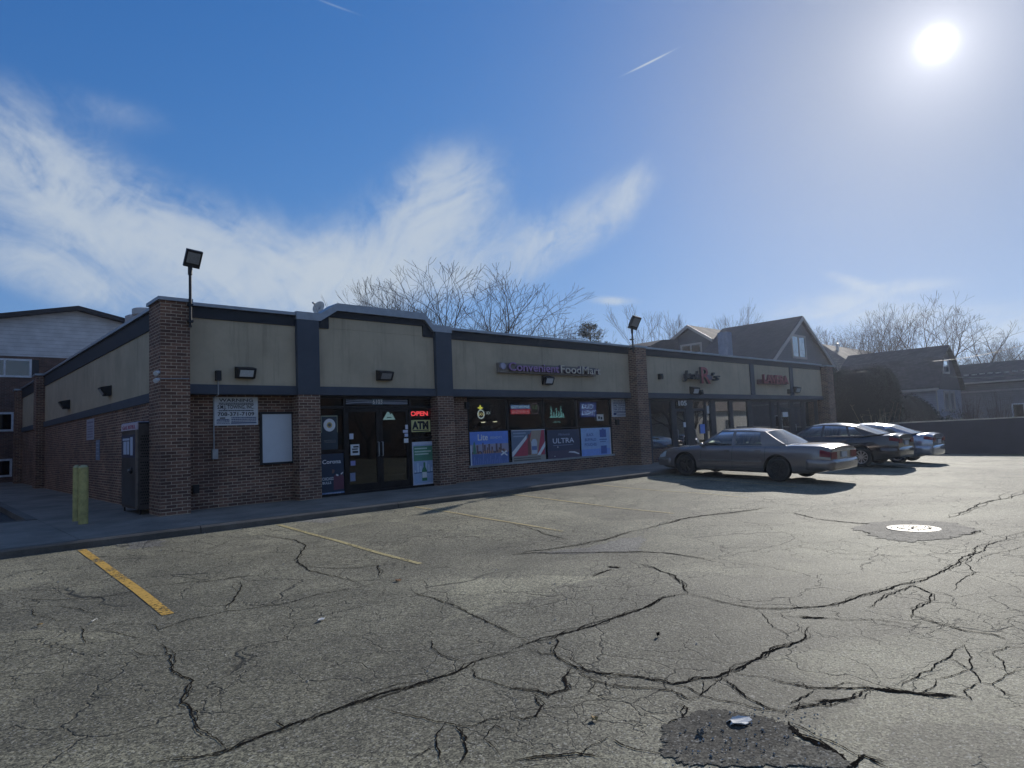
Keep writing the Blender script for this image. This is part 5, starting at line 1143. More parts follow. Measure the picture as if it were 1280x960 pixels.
q0 = s0-nrm*.04; q1 = s1-nrm*.04; MB().prism([(q0.x, q0.y, za-.058), (q1.x, q1.y, zb2-.058), (q1.x, q1.y, zb2), (q0.x, q0.y, za)], nrm*.28).build('coping', M('pale_coping', (.36, .34, .3), .7), t)
# overhead cables
def cable(p0, p1, sag, r, label, mat):
    P = [Vector(p0).lerp(Vector(p1), i/24)-Vector((0, 0, sag*4*(i/24)*(1-i/24))) for i in range(25)]
    tag(MB().tube(P, r, 5).build('overhead_cable', mat, org=P[0]), label, 'cable', 'overhead cables at the right edge')
PALEC = M('pale_cable', (.2, .2, .19), .7)
cable(far(1187, 470.5, 52), far(1330, 457.5, 40), .25, .02, 'pale overhead cable crossing the roof of the low house', PALEC)
cable(far(1166, 451.5, 55), far(1330, 415, 46), .3, .014, 'thin overhead cable from the gambrel house up to the right edge', BLACKP)

for k, (px, py, lb) in enumerate(((604, 526.5, 'small lit pendant lamp behind the left window, nearer the flower sign'), (619, 525.8, 'small lit pendant lamp behind the left window, right of the flower sign'))):
    c = fac(px, py, 1.6); t = empty('pendant_lamp', c, lb, 'lamp', 'pendant lamps inside the shop'); MB().lathe(c, (0, 0, -1), [(.02, -.1), (.10, .02), (.09, .02)], 16).build('shade', BLACKP, t); MB().lathe(c, (0, 0, -1), [(.085, .015), (.06, .05), (0, .055)], 16).build('bulb', glow('warm_bulb', (1., .85, .6), 2.), t); MB().tube([c+Vector((0, 0, .1)), (c.x, c.y, 2.8)], .006, 5).build('cord', BLACKP, t)
# ------------------------------------------------------------------ trees, hedges, shrubs
BARK = M('grey_bark', (.045, .038, .034), .95, var=.3, scale=4.); TWIG = M('brown_twig', (.055, .043, .038), .95, var=.3)
def bare_tree_mesh(seed, h=10., spread=1.0, first=.20, levels=8, upb=.35, lean=0., multi=4, thick=1.0):
    rnd = random.Random(seed); T = MB(); C = MB()
    def branch(p, d, L, r, lv):
        n = 4 if lv < 4 else (3 if lv < 6 else 2); pts = [p]; rs = [r]; dd = d.copy(); q = p.copy(); r1 = r*.80
        wob = .05+.015*lv
        for i in range(n):
            dd = (dd+Vector((rnd.gauss(0, wob), rnd.gauss(0, wob), rnd.gauss(0, wob*.6)+.03*upb))).normalized(); q = q+dd*L/n; pts.append(q.copy()); rs.append(r+(r1-r)*(i+1)/n)
        rs = [max(x_, .0065) for x_ in rs]
        (T if lv < 4 else C).tube(pts, rs, 7 if lv < 2 else (5 if lv < 4 else 3), cap=False)
        if lv >= levels: return
        k = multi if lv == 0 else (rnd.choice((2, 2, 3)) if lv < 3 else 2)
        az0 = rnd.uniform(0, 6.28); o = dd.orthogonal().normalized(); o2 = dd.cross(o)
        for j in range(k):
            a = az0+j*6.283/k+rnd.uniform(-.4, .4); sd = o*math.cos(a)+o2*math.sin(a)
            th = (rnd.uniform(.3, .62) if lv else rnd.uniform(.35, .8))*spread
            if j == 0 and lv: th *= .45
            nd = (dd*math.cos(th)+sd*math.sin(th)+Vector((0, 0, .10*upb))).normalized()
            branch(q, nd, L*rnd.uniform(.70, .88)*(1.25 if lv == 0 else 1), r1*(rnd.uniform(.72, .86) if j == 0 else rnd.uniform(.55, .74)), lv+1)
        if 1 <= lv <= 6 and rnd.random() < .75:
            i = rnd.randint(1, n-1); a = rnd.uniform(0, 6.28); th = rnd.uniform(.6, 1.0)*spread
            nd = (dd*math.cos(th)+(o*math.cos(a)+o2*math.sin(a))*math.sin(th)+Vector((0, 0, .2*upb))).normalized(); branch(pts[i], nd, L*rnd.uniform(.45, .7), rs[i]*.42, min(lv+2, levels))
    branch(Vector((0, 0, -.3)), Vector((lean, 0, 1)).normalized(), h*first, .024*h*thick, 0)
    zm = max(v.z for v in C.v); k = h/zm
    for o in (T, C): o.v = [v*k for v in o.v]
    return T, C
TV = []
for s_, kw in ((11, {}), (23, dict(spread=1.2, upb=.15)), (37, dict(spread=1.0, first=.17, multi=5)), (52, dict(spread=.75, upb=.6)), (71, dict(spread=.6, upb=.8, levels=7, multi=3, thick=.7))):
    T, C = bare_tree_mesh(s_, 10., **kw)
    TV.append((T, C))
proto = {}
def tree(v, px, ptop, dist, label, sx=1., rz=0., group='bare trees beyond the roofs', pz=-.3):
    b = far(px, 500, dist); top = far(px, ptop, dist).z; h = top-pz
    if v not in proto:
        t = empty('bare_tree', (0, 0, 0), label, 'tree', group); TV[v][0].build('trunk', BARK, t, smooth=180); TV[v][1].build('crown', TWIG, t); proto[v] = t
    else: t = copy_tree(proto[v])
    t.location = (b.x, b.y, pz); t.scale = (h/10*sx, h/10*sx, h/10); t.rotation_euler = (0, 0, rz); tag(t, label, 'tree', group); return t
tree(0, 592, 326, 56, 'tallest bare tree above the shop roof, in the middle of the clump', 1.25, .4)
tree(2, 500, 344, 60, 'bare tree leftmost above the shop roof', .8, 1.0)
tree(1, 652, 378, 58, 'broad low bare tree just right of the tallest one', .95, 4.4); 
tree(2, 715, 400, 66, 'small bare tree left of the evergreen above the roof', .8, 3.0); tree(0, 822, 404, 70, 'small bare tree right of the short pole floodlight', .85, 2.5)

tree(4, 852, 374, 68, 'slender leaning bare tree above the low gable', .8, 1.1); tree(4, 893, 385, 70, 'slender bare tree between the low gable and steep gable', .7, 3.1)
tree(4, 932, 392, 72, 'thin bare tree left of the steep gable, lower one', .7, 5.0); tree(4, 962, 381, 74, 'thin bare tree left of the steep gable, taller one', .7, .2)
tree(2, 1038, 402, 86, 'bare tree just right of the steep gable', .9, .9); tree(3, 1070, 392, 88, 'hazy bare tree between steep gable and gambrel roof', .9, 2.2)
tree(3, 1106, 383, 78, 'upright bare tree left above the gambrel ridge', 1.0, 1.7); 
tree(0, 1190, 366, 72, 'large bare tree spreading right of the gambrel roof', 1.08, 3.6)
tree(3, 1248, 412, 90, 'bare tree low at the right edge, left one', .9, 4.1); tree(2, 1274, 420, 88, 'bare tree low at the right edge, right one', .9, 5.5); 

# evergreen
def leafcloud(m, c, R, n, s, rnd, flat_=1.):
    for _ in range(n):
        u = Vector((rnd.gauss(0, 1), rnd.gauss(0, 1), rnd.gauss(0, 1))).normalized()*rnd.random()**.4
        p = Vector(c)+Vector((u.x*R[0], u.y*R[1], u.z*R[2])); a = Vector((rnd.gauss(0, 1), rnd.gauss(0, 1), rnd.gauss(0, flat_))).normalized(); b = a.orthogonal().normalized(); k = s*rnd.uniform(.6, 1.3)
        m.quad(p-a*k, p+b*k*.45, p+a*k, p-b*k*.45)
EVG = M('evergreen_needles', (.035, .055, .028), .8, var=.5, scale=1.5)
b = far(742, 500, 62); top = far(742, 404, 62).z; rnd = random.Random(8); t = empty('evergreen_tree', (b.x, b.y, -.3), 'dark evergreen tree peeping over the roof near the short pole floodlight', 'tree')
MB().tube([(b.x, b.y, -.3), (b.x, b.y, top-.3)], [.2, .04], 8).build('trunk', BARK, t); m = MB(); L_ = MB()
for k in range(58):
    z = rnd.uniform(top*.35, top-.1); R = (top-z)*.36+.35; a = rnd.uniform(0, 6.28); e = Vector((b.x+math.cos(a)*R*1.3, b.y+math.sin(a)*R*1.3, z+.2)); L_.tube([(b.x, b.y, z-.2), e], [.04, .012], 4); leafcloud(m, e, (.55, .55, .3), 85, .11, rnd); leafcloud(m, e.lerp(Vector((b.x, b.y, z)), .4), (.5, .5, .3), 50, .11, rnd)
L_.build('limb', BARK, t); m.build('crown', EVG, t)
# clipped hedges
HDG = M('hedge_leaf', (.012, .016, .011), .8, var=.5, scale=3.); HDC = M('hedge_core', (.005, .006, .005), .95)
def hedge(name, label, cx, cy, lx_, ly_, h, seed, n, pw=3.2, zb=GB, rz=0.):
    rnd = random.Random(seed); t = empty(name, (cx, cy, zb), label, 'hedge'); m = MB(); rows = []
    Rz = Matrix.Rotation(rz, 3, 'Z'); c = Vector((cx, cy, zb))
    def surf(th, ph, k=1.):
        ct, st = math.cos(th), math.sin(th); cp, sp_ = math.cos(ph), math.sin(ph); f = lambda v, e: math.copysign(abs(v)**e, v)
        x = f(cp, 2/pw)*f(ct, 2/pw)*lx_; y = f(cp, 2/pw)*f(st, 2/pw)*ly_; z = f(sp_, 2/pw)*h; nz = 1+.018*math.sin(5*th+3*ph+seed)+.015*math.sin(11*th-7*ph)
        return c+Rz @ Vector((x*k*nz, y*k*nz, z*k*nz))
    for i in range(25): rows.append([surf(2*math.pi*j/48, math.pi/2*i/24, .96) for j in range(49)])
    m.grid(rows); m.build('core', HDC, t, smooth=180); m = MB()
    for _ in range(n):
        p = surf(rnd.uniform(0, 6.283), math.asin(rnd.random())*rnd.uniform(.9, 1), rnd.uniform(.955, 1.012)); a = Vector((rnd.gauss(0, 1), rnd.gauss(0, 1), rnd.gauss(0, 1))).normalized(); b = a.orthogonal().normalized(); k = .034*rnd.uniform(.6, 1.4); m.quad(p-a*k, p+b*k*.5, p+a*k, p-b*k*.5)
    m.build('foliage', HDG, t)
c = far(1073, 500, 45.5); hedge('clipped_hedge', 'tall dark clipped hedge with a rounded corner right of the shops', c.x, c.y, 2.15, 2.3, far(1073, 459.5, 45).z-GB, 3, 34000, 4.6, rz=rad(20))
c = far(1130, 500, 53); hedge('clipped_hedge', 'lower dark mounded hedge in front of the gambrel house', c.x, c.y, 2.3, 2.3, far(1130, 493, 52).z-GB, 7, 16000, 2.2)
# twiggy shrubs by the boundary wall
def shrub(name, label, px, ptop, dist, n, seed, mat, leaves=0, lm=None, pz=GB, w=.5):
    b = far(px, 520, dist); top = far(px, ptop, dist).z; h = top-pz; rnd = random.Random(seed); t = empty(name, (b.x, b.y, pz), label, 'shrub'); m = MB(); lf_ = MB()
    for k in range(n):
        a = rnd.uniform(0, 6.28); r = rnd.random()*w*h; e = Vector((b.x+math.cos(a)*r, b.y+math.sin(a)*r, pz+h*rnd.uniform(.6, 1))); s = Vector((b.x+math.cos(a)*r*.15, b.y+math.sin(a)*r*.15, pz)); mid = s.lerp(e, .55)+Vector((rnd.gauss(0, .08), rnd.gauss(0, .08), .1)); m.tube([s, mid, e], [.016, .011, .005], 3, cap=False)
        for j in range(4): q_ = mid.lerp(e, rnd.random()); m.tube([q_, q_+Vector((rnd.gauss(0, .15), rnd.gauss(0, .15), rnd.uniform(.02, .25)))], [.006, .003], 3, cap=False)
        if leaves: leafcloud(lf_, mid.lerp(e, rnd.uniform(.3, 1)), (.2, .2, .15), leaves, .06, rnd)
    m.build('stems', mat, t)
    if leaves: lf_.build('foliage', lm, t)
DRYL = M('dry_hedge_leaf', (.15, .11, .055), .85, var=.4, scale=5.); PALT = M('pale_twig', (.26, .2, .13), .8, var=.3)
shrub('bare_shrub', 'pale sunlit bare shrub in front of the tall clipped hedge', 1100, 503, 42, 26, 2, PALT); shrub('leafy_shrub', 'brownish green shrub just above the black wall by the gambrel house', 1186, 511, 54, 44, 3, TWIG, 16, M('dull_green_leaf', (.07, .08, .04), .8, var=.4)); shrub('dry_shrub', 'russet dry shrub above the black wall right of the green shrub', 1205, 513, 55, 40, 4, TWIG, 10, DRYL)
shrub('bare_shrub', 'tall bare brush in front of the low house, left one', 1212, 490, 54, 60, 5, TWIG, w=.35); shrub('bare_shrub', 'tall bare brush in front of the low house, right one', 1248, 488, 54, 60, 6, TWIG, w=.35)

# ------------------------------------------------------------------ cars
def ip(tab, s): xs_, ys_ = zip(*tab); return float(np.interp(s, xs_, ys_))
def sip(tab, s, k=.12): return sum(ip(tab, s+d_*k)*w for d_, w in ((-1, .25), (-.5, .25), (0, 0), (.5, .25), (1, .25)))
CARGLASS = glass_mat('car_glass', (.5, .58, .55), 1.5); DARKI = M('dark_upholstery', (.05, .048, .045), .9); RUB = M('tyre_rubber', (.016, .016, .017), .85, var=.2, bump=.2)
WELL = M('wheel_well', (.008, .008, .008), .95); CHROME = M('chrome_trim', (.55, .55, .56), .18, .95, var=.05); BLK = M('black_plastic', (.02, .02, .022), .6); RIMD = M('dark_rim', (.035, .035, .037), .45, .6, var=.3); RIMS = M('alloy_rim', (.42, .42, .44), .3, .85, var=.1)
REDL = M('red_tail_lens', (.17, .004, .012), .3, spec=.2, var=.1); WHL = M('clear_lamp_lens', (.5, .52, .52), .12, spec=.8); PLATE = M('number_plate', (.45, .47, .5), .4, var=.05); SEAM = M('door_gap', (.012, .012, .012), .8)
def make_car(name, label, paint, P, rim, spokes=5):
    t = empty(name, (0, 0, 0), label, 'car', 'cars parked nose in along the shops')
    Ln, Wd = P['L'], P['W']; hwid = Wd/2; nose = P['fo']       # local y: +forward; s measured from the nose
    yo = lambda s: nose+P['wb']/2-s                             # front axle at y=+wb/2
    top, belt, bot, plan = P['top'], P['belt'], P['bot'], P['plan']
    def ring(s):
        zt_, zb_, zl_, w = sip(top, s), sip(belt, s), sip(bot, s), hwid*sip(plan, s); zb_ = min(zb_, zt_-.01)
        hgt = zb_-zl_; cr = P.get('crown', .03)
        pts = [(0, zl_), (.78*w, zl_), (.93*w, zl_+.03), (.985*w, zl_+.16*hgt), (1.0*w, zl_+.42*hgt), (.995*w, zl_+.68*hgt), (.965*w, zl_+.90*hgt), (.90*w, zb_+.3*(zt_-zb_)), (.80*w, zb_+.85*(zt_-zb_)), (.45*w, zt_+cr*.75), (0, zt_+cr)]
        return pts
    def surf(s, u):                                             # u: 0..10 along the ring, right side
        p = ring(s); i = min(int(u), 9); f = u-i
        a = p[max(i-1, 0)]; b = p[i]; c = p[i+1]; e = p[min(i+2, 10)]
        cr = lambda k: .5*((2*b[k])+(-a[k]+c[k])*f+(2*a[k]-5*b[k]+4*c[k]-e[k])*f*f+(-a[k]+3*b[k]-3*c[k]+e[k])*f**3)
        return Vector((max(cr(0), 0), yo(s), cr(1)))
    ss = sorted(set([0, .02, .05, .09, .14, .2, .28]+[.36+.085*i for i in range(int((Ln-.7)/.085)+1)]+[Ln-.28, Ln-.2, Ln-.14, Ln-.09, Ln-.05, Ln-.02, Ln]))
    us = [0, 1]+[1+.25*i for i in range(1, 37)]
    bm = MB(); n = len(us); ringi = []
    for s in ss:
        r_ = [surf(s, u) for u in us]; full = r_+[Vector((-p.x, p.y, p.z)) for p in reversed(r_[1:-1])]; ringi.append(len(bm.v)); bm.v += full
    k = len(full)
    for a, b in zip(ringi, ringi[1:]):
        for j in range(k): bm.f.append((a+j, a+(j+1) % k, b+(j+1) % k, b+j))
    for a, fl in ((ringi[0], True), (ringi[-1], False)):
        for j in range(1, n-1):
            l0, l1 = a+j, a+j+1; r0, r1 = a+(k-j) % k, a+(k-j-1) % k
            q = (l0, l1, r1, r0) if j+1 < n-1 else (l0, l1, r0)
            bm.f.append(q[::-1] if fl else q)
        q = (a, a+1, a+k-1); bm.f.append(q[::-1] if fl else q)
    body = bm.build('body', paint, t, smooth=40)
    b2 = bmesh.new(); b2.from_mesh(body.data); bmesh.ops.recalc_face_normals(b2, faces=b2.faces); b2.to_mesh(body.data); b2.free()
    body.data.materials.append(WELL)
    rw = P['r']; cut = MB()
    for ya in (P['wb']/2, -P['wb']/2):
        for sd in (-1, 1):
            n0 = len(cut.v); cut.lathe((sd*(hwid+.1), ya, rw+.01), (-sd, 0, 0), [(0, 0), (rw+.065, 0), (rw+.065, .5), (0, .5)], 40)
    cut = cut.build('cutter', WELL)
    b2 = bmesh.new(); b2.from_mesh(cut.data); bmesh.ops.remove_doubles(b2, verts=b2.verts, dist=1e-5); bmesh.ops.recalc_face_normals(b2, faces=b2.faces); b2.to_mesh(cut.data); b2.free()
    md = body.modifiers.new('arch', 'BOOLEAN'); md.operation = 'DIFFERENCE'; md.object = cut; md.solver = 'EXACT'; md.material_mode = 'TRANSFER'
    me = bpy.data.meshes.new_from_object(body.evaluated_get(bpy.context.evaluated_depsgraph_get())); body.modifiers.clear(); body.data = me; me.name = 'body'
    bpy.data.objects.remove(cut); me.polygons.foreach_set('use_smooth', [True]*len(me.polygons)); me.set_sharp_from_angle(angle=rad(38))
    def patch_(nm, s0, s1, u0, u1, off, mat, parent=body, sides=(-1, 1), ns=10, nu=6, merge=True):
        m = MB()
        for sd in sides:
            R_ = []
            for i in range(ns+1):
                row = []
                for j in range(nu+1):
                    s = s0+(s1-s0)*i/ns; u = u0+(u1-u0)*j/nu; p = surf(s, u); e = .01
                    nrm_ = (surf(min(s+e, Ln), u)-surf(max(s-e, 0), u)).cross(surf(s, min(u+e, 10))-surf(s, max(u-e, 0)));
                    nrm_ = nrm_.normalized() if nrm_.length > 1e-9 else Vector((1, 0, 0))
                    if nrm_.x < 0 and u < 8: nrm_ = -nrm_
                    if u >= 8 and nrm_.z < 0: nrm_ = -nrm_
                    p = p+nrm_*off; row.append((p.x*sd, p.y, p.z))
                R_.append(row)
            m.grid(R_, sd > 0)
            if not merge: m.build(nm, mat, parent, smooth=60); m = MB()
        if merge: m.build(nm, mat, parent, smooth=60)
    # glasshouse
    G = P['gh']; cols = G['cols']; wb_, wt_, zt_ = hwid*G['wb'], hwid*G['wt'], G['zt']
    def side(ci, v, sd):                                        # ci column index, v 0 bottom..1 top
        sb, st_ = cols[ci]; s = sb+(st_-sb)*v; zb0 = sip(belt, sb)-.0; ztt = ip(zt_, st_); x = wb_+(wt_-wb_)*v+.035*math.sin(math.pi*v); 
        k_ = ip(G['tap'], sb+(st_-sb)*v); return Vector((sd*x*k_, yo(s), zb0+(ztt-zb0)*v))
    nc = len(cols); shell = MB(); V0, V1 = .10, .90
    for sd in (-1, 1):
        for c0 in range(nc-1):
            glassy = c0 in G['glass']
            if not glassy: shell.grid([[side(c0, v, sd), side(c0+1, v, sd)] for v in [i/8 for i in range(9)]], sd < 0)
            else:
                for va, vb in ((0, V0), (V1, 1)): shell.grid([[side(c0, va+(vb-va)*i/2, sd), side(c0+1, va+(vb-va)*i/2, sd)] for i in range(3)], sd < 0)
                g = MB().grid([[side(c0, V0+(V1-V0)*i/6, sd), side(c0+1, V0+(V1-V0)*i/6, sd)] for i in range(7)], sd < 0); go = g.build('side_window', CARGLASS, t, smooth=60)
                tr = MB(); e = [side(c0, V0, sd), side(c0+1, V0, sd), side(c0+1, V1, sd), side(c0, V1, sd)]
                tr.tube(e+[e[0]], .009, 4); tr.build('trim', P.get('trim', BLK), go)
    def across(ci, v, w, bul): p = side(ci, v, 1); return Vector((p.x*w, p.y+bul*(1-w*w)*1.0, p.z+(.045*v)*(1-w*w)))
    wsn = [i/8-1 for i in range(17)]
    for nm, ci, bul in (('windscreen', 0, .10), ('rear_window', nc-1, -P['gh'].get('rb', .08))):
        g = [[across(ci, .06+.90*i/8, w, bul) for w in [x*.93 for x in wsn]] for i in range(9)]; MB().grid(g, ci == 0).build(nm, CARGLASS, t, smooth=60)
        for va, vb in ((0, .06), (.96, 1)): shell.grid([[across(ci, va+(vb-va)*i/2, w, bul) for w in wsn] for i in range(3)], ci == 0)
        for sd in (-1, 1): shell.grid([[across(ci, i/8, sd*w, bul) for w in (.93, .965, 1)] for i in range(9)], (ci == 0) == (sd > 0))
    s_f, s_r = cols[0][1], cols[-1][1]; R_ = []
    for i in range(25):
        f = i/24; row = []
        for w in wsn:
            pf = across(0, 1, w, .10); pr3 = across(nc-1, 1, w, -P['gh'].get('rb', .08)); 
            s = s_f+(s_r-s_f)*f; xw = None
            # follow the roof rail
            tot = [c[1] for c in cols]; zz_ = ip(zt_, s); k_ = ip(G['tap'], s); y = pf.y+(pr3.y-pf.y)*f; row.append((w*wt_*k_, y, zz_+.045*(1-w*w)+P['gh'].get('rc', .03)*math.sin(math.pi*f)*(1-w**4)))
        R_.append(row)
    shell.grid(R_)
    sh = shell.build('roof', paint, t, smooth=50)
    # cabin
    sA, sZ = cols[0][0]+.1, cols[-1][0]-.1; zfl = sip(belt, 2.4)
    m = MB(); m.grid([[(x*wb_*.98, yo(s), sip(top, s)+P.get('crown', .03)+.012) for x in (-1, -.5, 0, .5, 1)] for s in np.linspace(sA, sZ, 12)], True); cab = m.build('cabin_floor', DARKI, t)
    def cushion(nm, x, s, w, h, dth, tilt):
        m = MB(); rows = []
        for i in range(7):
            v = i/6; ww = w*(1-.25*v**3); rows.append([(x+ww*math.cos(a)*1.0, yo(s)-tilt*v*h+dth*math.sin(a), zfl-.12+h*v) for a in [2*math.pi*j/14 for j in range(15)]])
        rows.append([(x, yo(s)-tilt*h, zfl-.1+h)]*15); m.grid(rows, True); m.build(nm, DARKI, t, smooth=60)
    for x in (-.38, .38): cushion('front_seat', x, P['seat'], .24, .38, .08, .25); cushion('headrest', x, P['seat']+.12, .12, .50, .05, .1)
    cushion('rear_seat', 0, P['seat']+.95, .62, .26, .09, .25)
    m = MB(); c = Vector((-.38, yo(P['seat']-.62), zfl+.02)); ax_ = Vector((0, -.85, .5)).normalized(); o1 = Vector((1, 0, 0)); o2 = ax_.cross(o1); m.tube([c+(o1*math.cos(a)+o2*math.sin(a))*.19 for a in [2*math.pi*i/20 for i in range(21)]], .016, 6); m.tube([c-o1*.18, c+o1*.18], .015, 5); m.build('steering_wheel', BLK, t); MB().obox((0, yo(cols[0][0]+.35), zfl-.0), (wb_*.85, 0, 0), (0, .22, .03), (0, 0, .05)).build('dashboard', DARKI, t)
    # details
    for s, u1_ in P['doors']: patch_('door_seam', s-.006, s+.006, 3.1, 7.2, .002, SEAM, ns=1, nu=24)
    patch_('sill_seam', P['doors'][0][0], P['doors'][-1][0], 3.05, 3.1, .002, SEAM, ns=20, nu=1)
    for sa_, sb_ in P.get('lids', ()): patch_('lid_seam', sa_, sb_, 7.62, 7.70, .002, SEAM, ns=14, nu=1)
    if P.get('mould'): patch_('side_moulding', P['doors'][0][0]-.1, P['doors'][-1][0]-.09, P['mould'][0], P['mould'][1], .010, P['mould'][2], ns=30, nu=2)
    for s in P['handles']:
        m = MB()
        for sd in (-1, 1): p_ = surf(s, 5.75); m.obox((sd*(p_.x+.012), p_.y, p_.z), (.014, 0, 0), (0, .085, 0), (0, 0, .017))
        m.build('door_handle', P.get('hmat', BLK), t)
    for sd in (-1, 1):
        p_ = side(0, .12, sd); c = Vector((p_.x+sd*.12, p_.y-.14, p_.z+.02)); m = MB(); m.grid([[c+Vector((.10*math.cos(a)*math.cos(b_), .055*math.sin(b_), .062*math.sin(a)*math.cos(b_))) for a in [2*math.pi*i/16 for i in range(17)]] for b_ in [-math.pi/2+math.pi*i/8 for i in range(9)]]); mo = m.build('mirror', P.get('mirror', paint), t, smooth=60); MB().tube([(p_.x, p_.y-.12, p_.z-.0), c], .02, 6).build('mirror_arm', BLK, mo)
    for ed in P['lamps']:
        patch_(ed[0], ed[1], ed[2], ed[3], ed[4], ed[5], ed[6], parent=t, merge=False, ns=8, nu=8)
    # end faces: bumpers, lamps, plate
    for nm, s_e, z0, z1, reach, dep, mat in P['bump']:
        fwd = 1 if s_e < Ln/2 else -1; zc = (z0+z1)/2; hz = (z1-z0)/2; half = []
        for i in range(9):
            f = i/8; s = s_e+(1 if fwd > 0 else -1)*(reach*(1-f)+.16*f); q_ = surf(min(max(s, 0), Ln), 4.2); half.append((q_.x+dep*.35, q_.y))
        xe_, ye_ = half[-1]; y_end = yo(s_e)+fwd*dep
        for i in range(1, 9):
            a = math.pi/2*i/8; half.append((xe_-(xe_*.22)*(1-math.cos(a)), ye_+(y_end-ye_)*math.sin(a)*.86))
        x_last, y_last = half[-1]
        for i in range(1, 7): f = i/6; half.append((x_last*(1-f), y_last+(y_end-y_last)*(1-(1-f)**2)))
        path = half+[(-x, y) for x, y in reversed(half[:-1])]; rows = []; npt = len(path)
        for i, (x, y) in enumerate(path):
            a0_, a1_ = path[max(i-1, 0)], path[min(i+1, npt-1)]; tx, ty = a1_[0]-a0_[0], a1_[1]-a0_[1]; l_ = math.hypot(tx, ty) or 1; nx_, ny_ = -ty/l_, tx/l_
            if nx_*x+ny_*(y-yo(Ln/2)) < 0: nx_, ny_ = -nx_, -ny_
            e = (-.05 if i in (0, npt-1) else 0)
            prof = [(-.14, -.8), (-.04, -1.), (-.005, -.85), (.008, -.3), (.012, .35), (.002, .8), (-.03, 1.), (-.16, .92)]
            rows.append([(x+nx_*(o_+e), y+ny_*(o_+e), zc+hz*v_) for o_, v_ in prof])
        m = MB().grid(rows, fwd < 0); m.build(nm, mat, t, smooth=50)
    for nm, fwd, x0, x1, z0, z1, dep, mat in P['face']:
        ye = yo(0) if fwd > 0 else yo(Ln); m = MB(); m.box(x0, x1, ye+fwd*dep-.012, ye+fwd*dep+.012, z0, z1); m.build(nm, mat, t)
    # wheels
    for ya in (P['wb']/2, -P['wb']/2):
        for sd in (-1, 1):
            c = (sd*(hwid-.13), ya, rw); m = MB(); m.lathe(c, (sd, 0, 0), [(rw*.66, .095), (rw*.80, .112), (rw*.93, .105), (rw*.985, .085), (rw, .05), (rw, -.05), (rw*.97, -.09), (rw*.66, -.1)], 40); tw = m.build('wheel', RUB, t, smooth=40)
            m = MB(); m.lathe(c, (sd, 0, 0), [(rw*.67, .098), (rw*.64, .10), (rw*.61, .06), (rw*.58, .02), (0, .02)], 36); m.build('rim', BLK if spokes else rim, tw, smooth=40); m = MB()
            for k2 in range(spokes):
                a = 2*math.pi*k2/spokes+.3; dv = Vector((0, math.cos(a), math.sin(a))); tv = Vector((0, -math.sin(a), math.cos(a))); m.obox(Vector(c)+Vector((sd*.072, 0, 0))+dv*rw*.33, dv*rw*.31, tv*rw*P.get('spw', .07), (sd*.016, 0, 0))
            m.lathe(c, (sd, 0, 0), [(rw*.66, .094), (rw*.655, .104), (rw*.60, .10), (rw*.59, .07)], 36); m.lathe(c, (sd, 0, 0), [(rw*.17, .06), (rw*.16, .095), (0, .098)], 20); m.build('spokes', rim, tw, smooth=30)
    return t
TAN = carpaint('tan_car_paint', (.22, .185, .17), .45, .24, 1.); BLKP = carpaint('black_car_paint', (.012, .012, .018), .2, .16, 1.0); SILV = carpaint('silver_blue_paint', (.30, .33, .40), .7, .2, 1.0)
sedan = dict(L=5.36, W=1.97, fo=1.06, wb=2.91, r=.335, seat=2.55, crown=.035,
  top=[(0, .60), (.06, .70), (.25, .80), (.6, .86), (1.0, .905), (1.5, .955), (2.0, .945), (3.9, .955), (4.1, .985), (4.4, 1.01), (5.0, 1.005), (5.22, .995), (5.32, .965), (5.36, .90)],
  belt=[(0, .55), (.1, .66), (.4, .76), (1.0, .84), (1.5, .895), (2.5, .925), (3.6, .945), (4.3, .955), (5.0, .945), (5.25, .93), (5.36, .84)],
  bot=[(0, .30), (.2, .22), (.6, .20), (2, .205), (4, .21), (4.8, .25), (5.2, .33), (5.36, .42)],
  plan=[(0, .74), (.08, .86), (.3, .945), (.8, .985), (1.6, 1), (4.2, 1), (4.8, .985), (5.15, .955), (5.36, .88)],
  gh=dict(cols=[(1.42, 2.16), (1.60, 2.24), (2.58, 2.56), (2.68, 2.65), (3.50, 3.36), (4.22, 3.50)], glass=(1, 3), wb=.885, wt=.66, zt=[(2.0, 1.375), (2.4, 1.395), (3.0, 1.395), (3.5, 1.365)], tap=[(1.4, .97), (2.2, 1), (3.4, 1), (4.25, .92)], rb=.06, rc=.025),
  lids=[(.30, 1.40), (4.30, 5.25)], doors=[(1.62, 0), (2.63, 0), (3.62, 0)], handles=(2.46, 3.42), mould=(4.0, 4.25, M('tan_moulding', (.15, .135, .125), .5)), trim=CHROME, mirror=None, hmat=None,
  lamps=[('tail_lamp', 5.10, 5.355, 4.85, 6.15, .006, REDL), ('head_lamp', .03, .34, 5.0, 6.7, .006, WHL)],
  bump=[('rear_bumper', 5.36, .36, .64, .62, .10, None), ('front_bumper', 0, .28, .54, .55, .08, None)],
  face=[('boot_trim', -1, -.80, .80, .845, .875, .014, CHROME), ('number_plate', -1, -.17, .17, .68, .83, .014, PLATE), ('tail_lamp', -1, -.85, -.50, .66, .835, .008, REDL), ('tail_lamp', -1, .50, .85, .66, .835, .008, REDL), ('grille', 1, -.42, .42, .54, .68, .0, CHROME)])
sedan['mirror'] = TAN; sedan['hmat'] = TAN; sedan['bump'] = [b[:-1]+(TAN,) for b in sedan['bump']]
car1 = make_car('parked_sedan', 'tan four door sedan with dark wheels nearest to the camera', TAN, sedan, RIMD, 7)
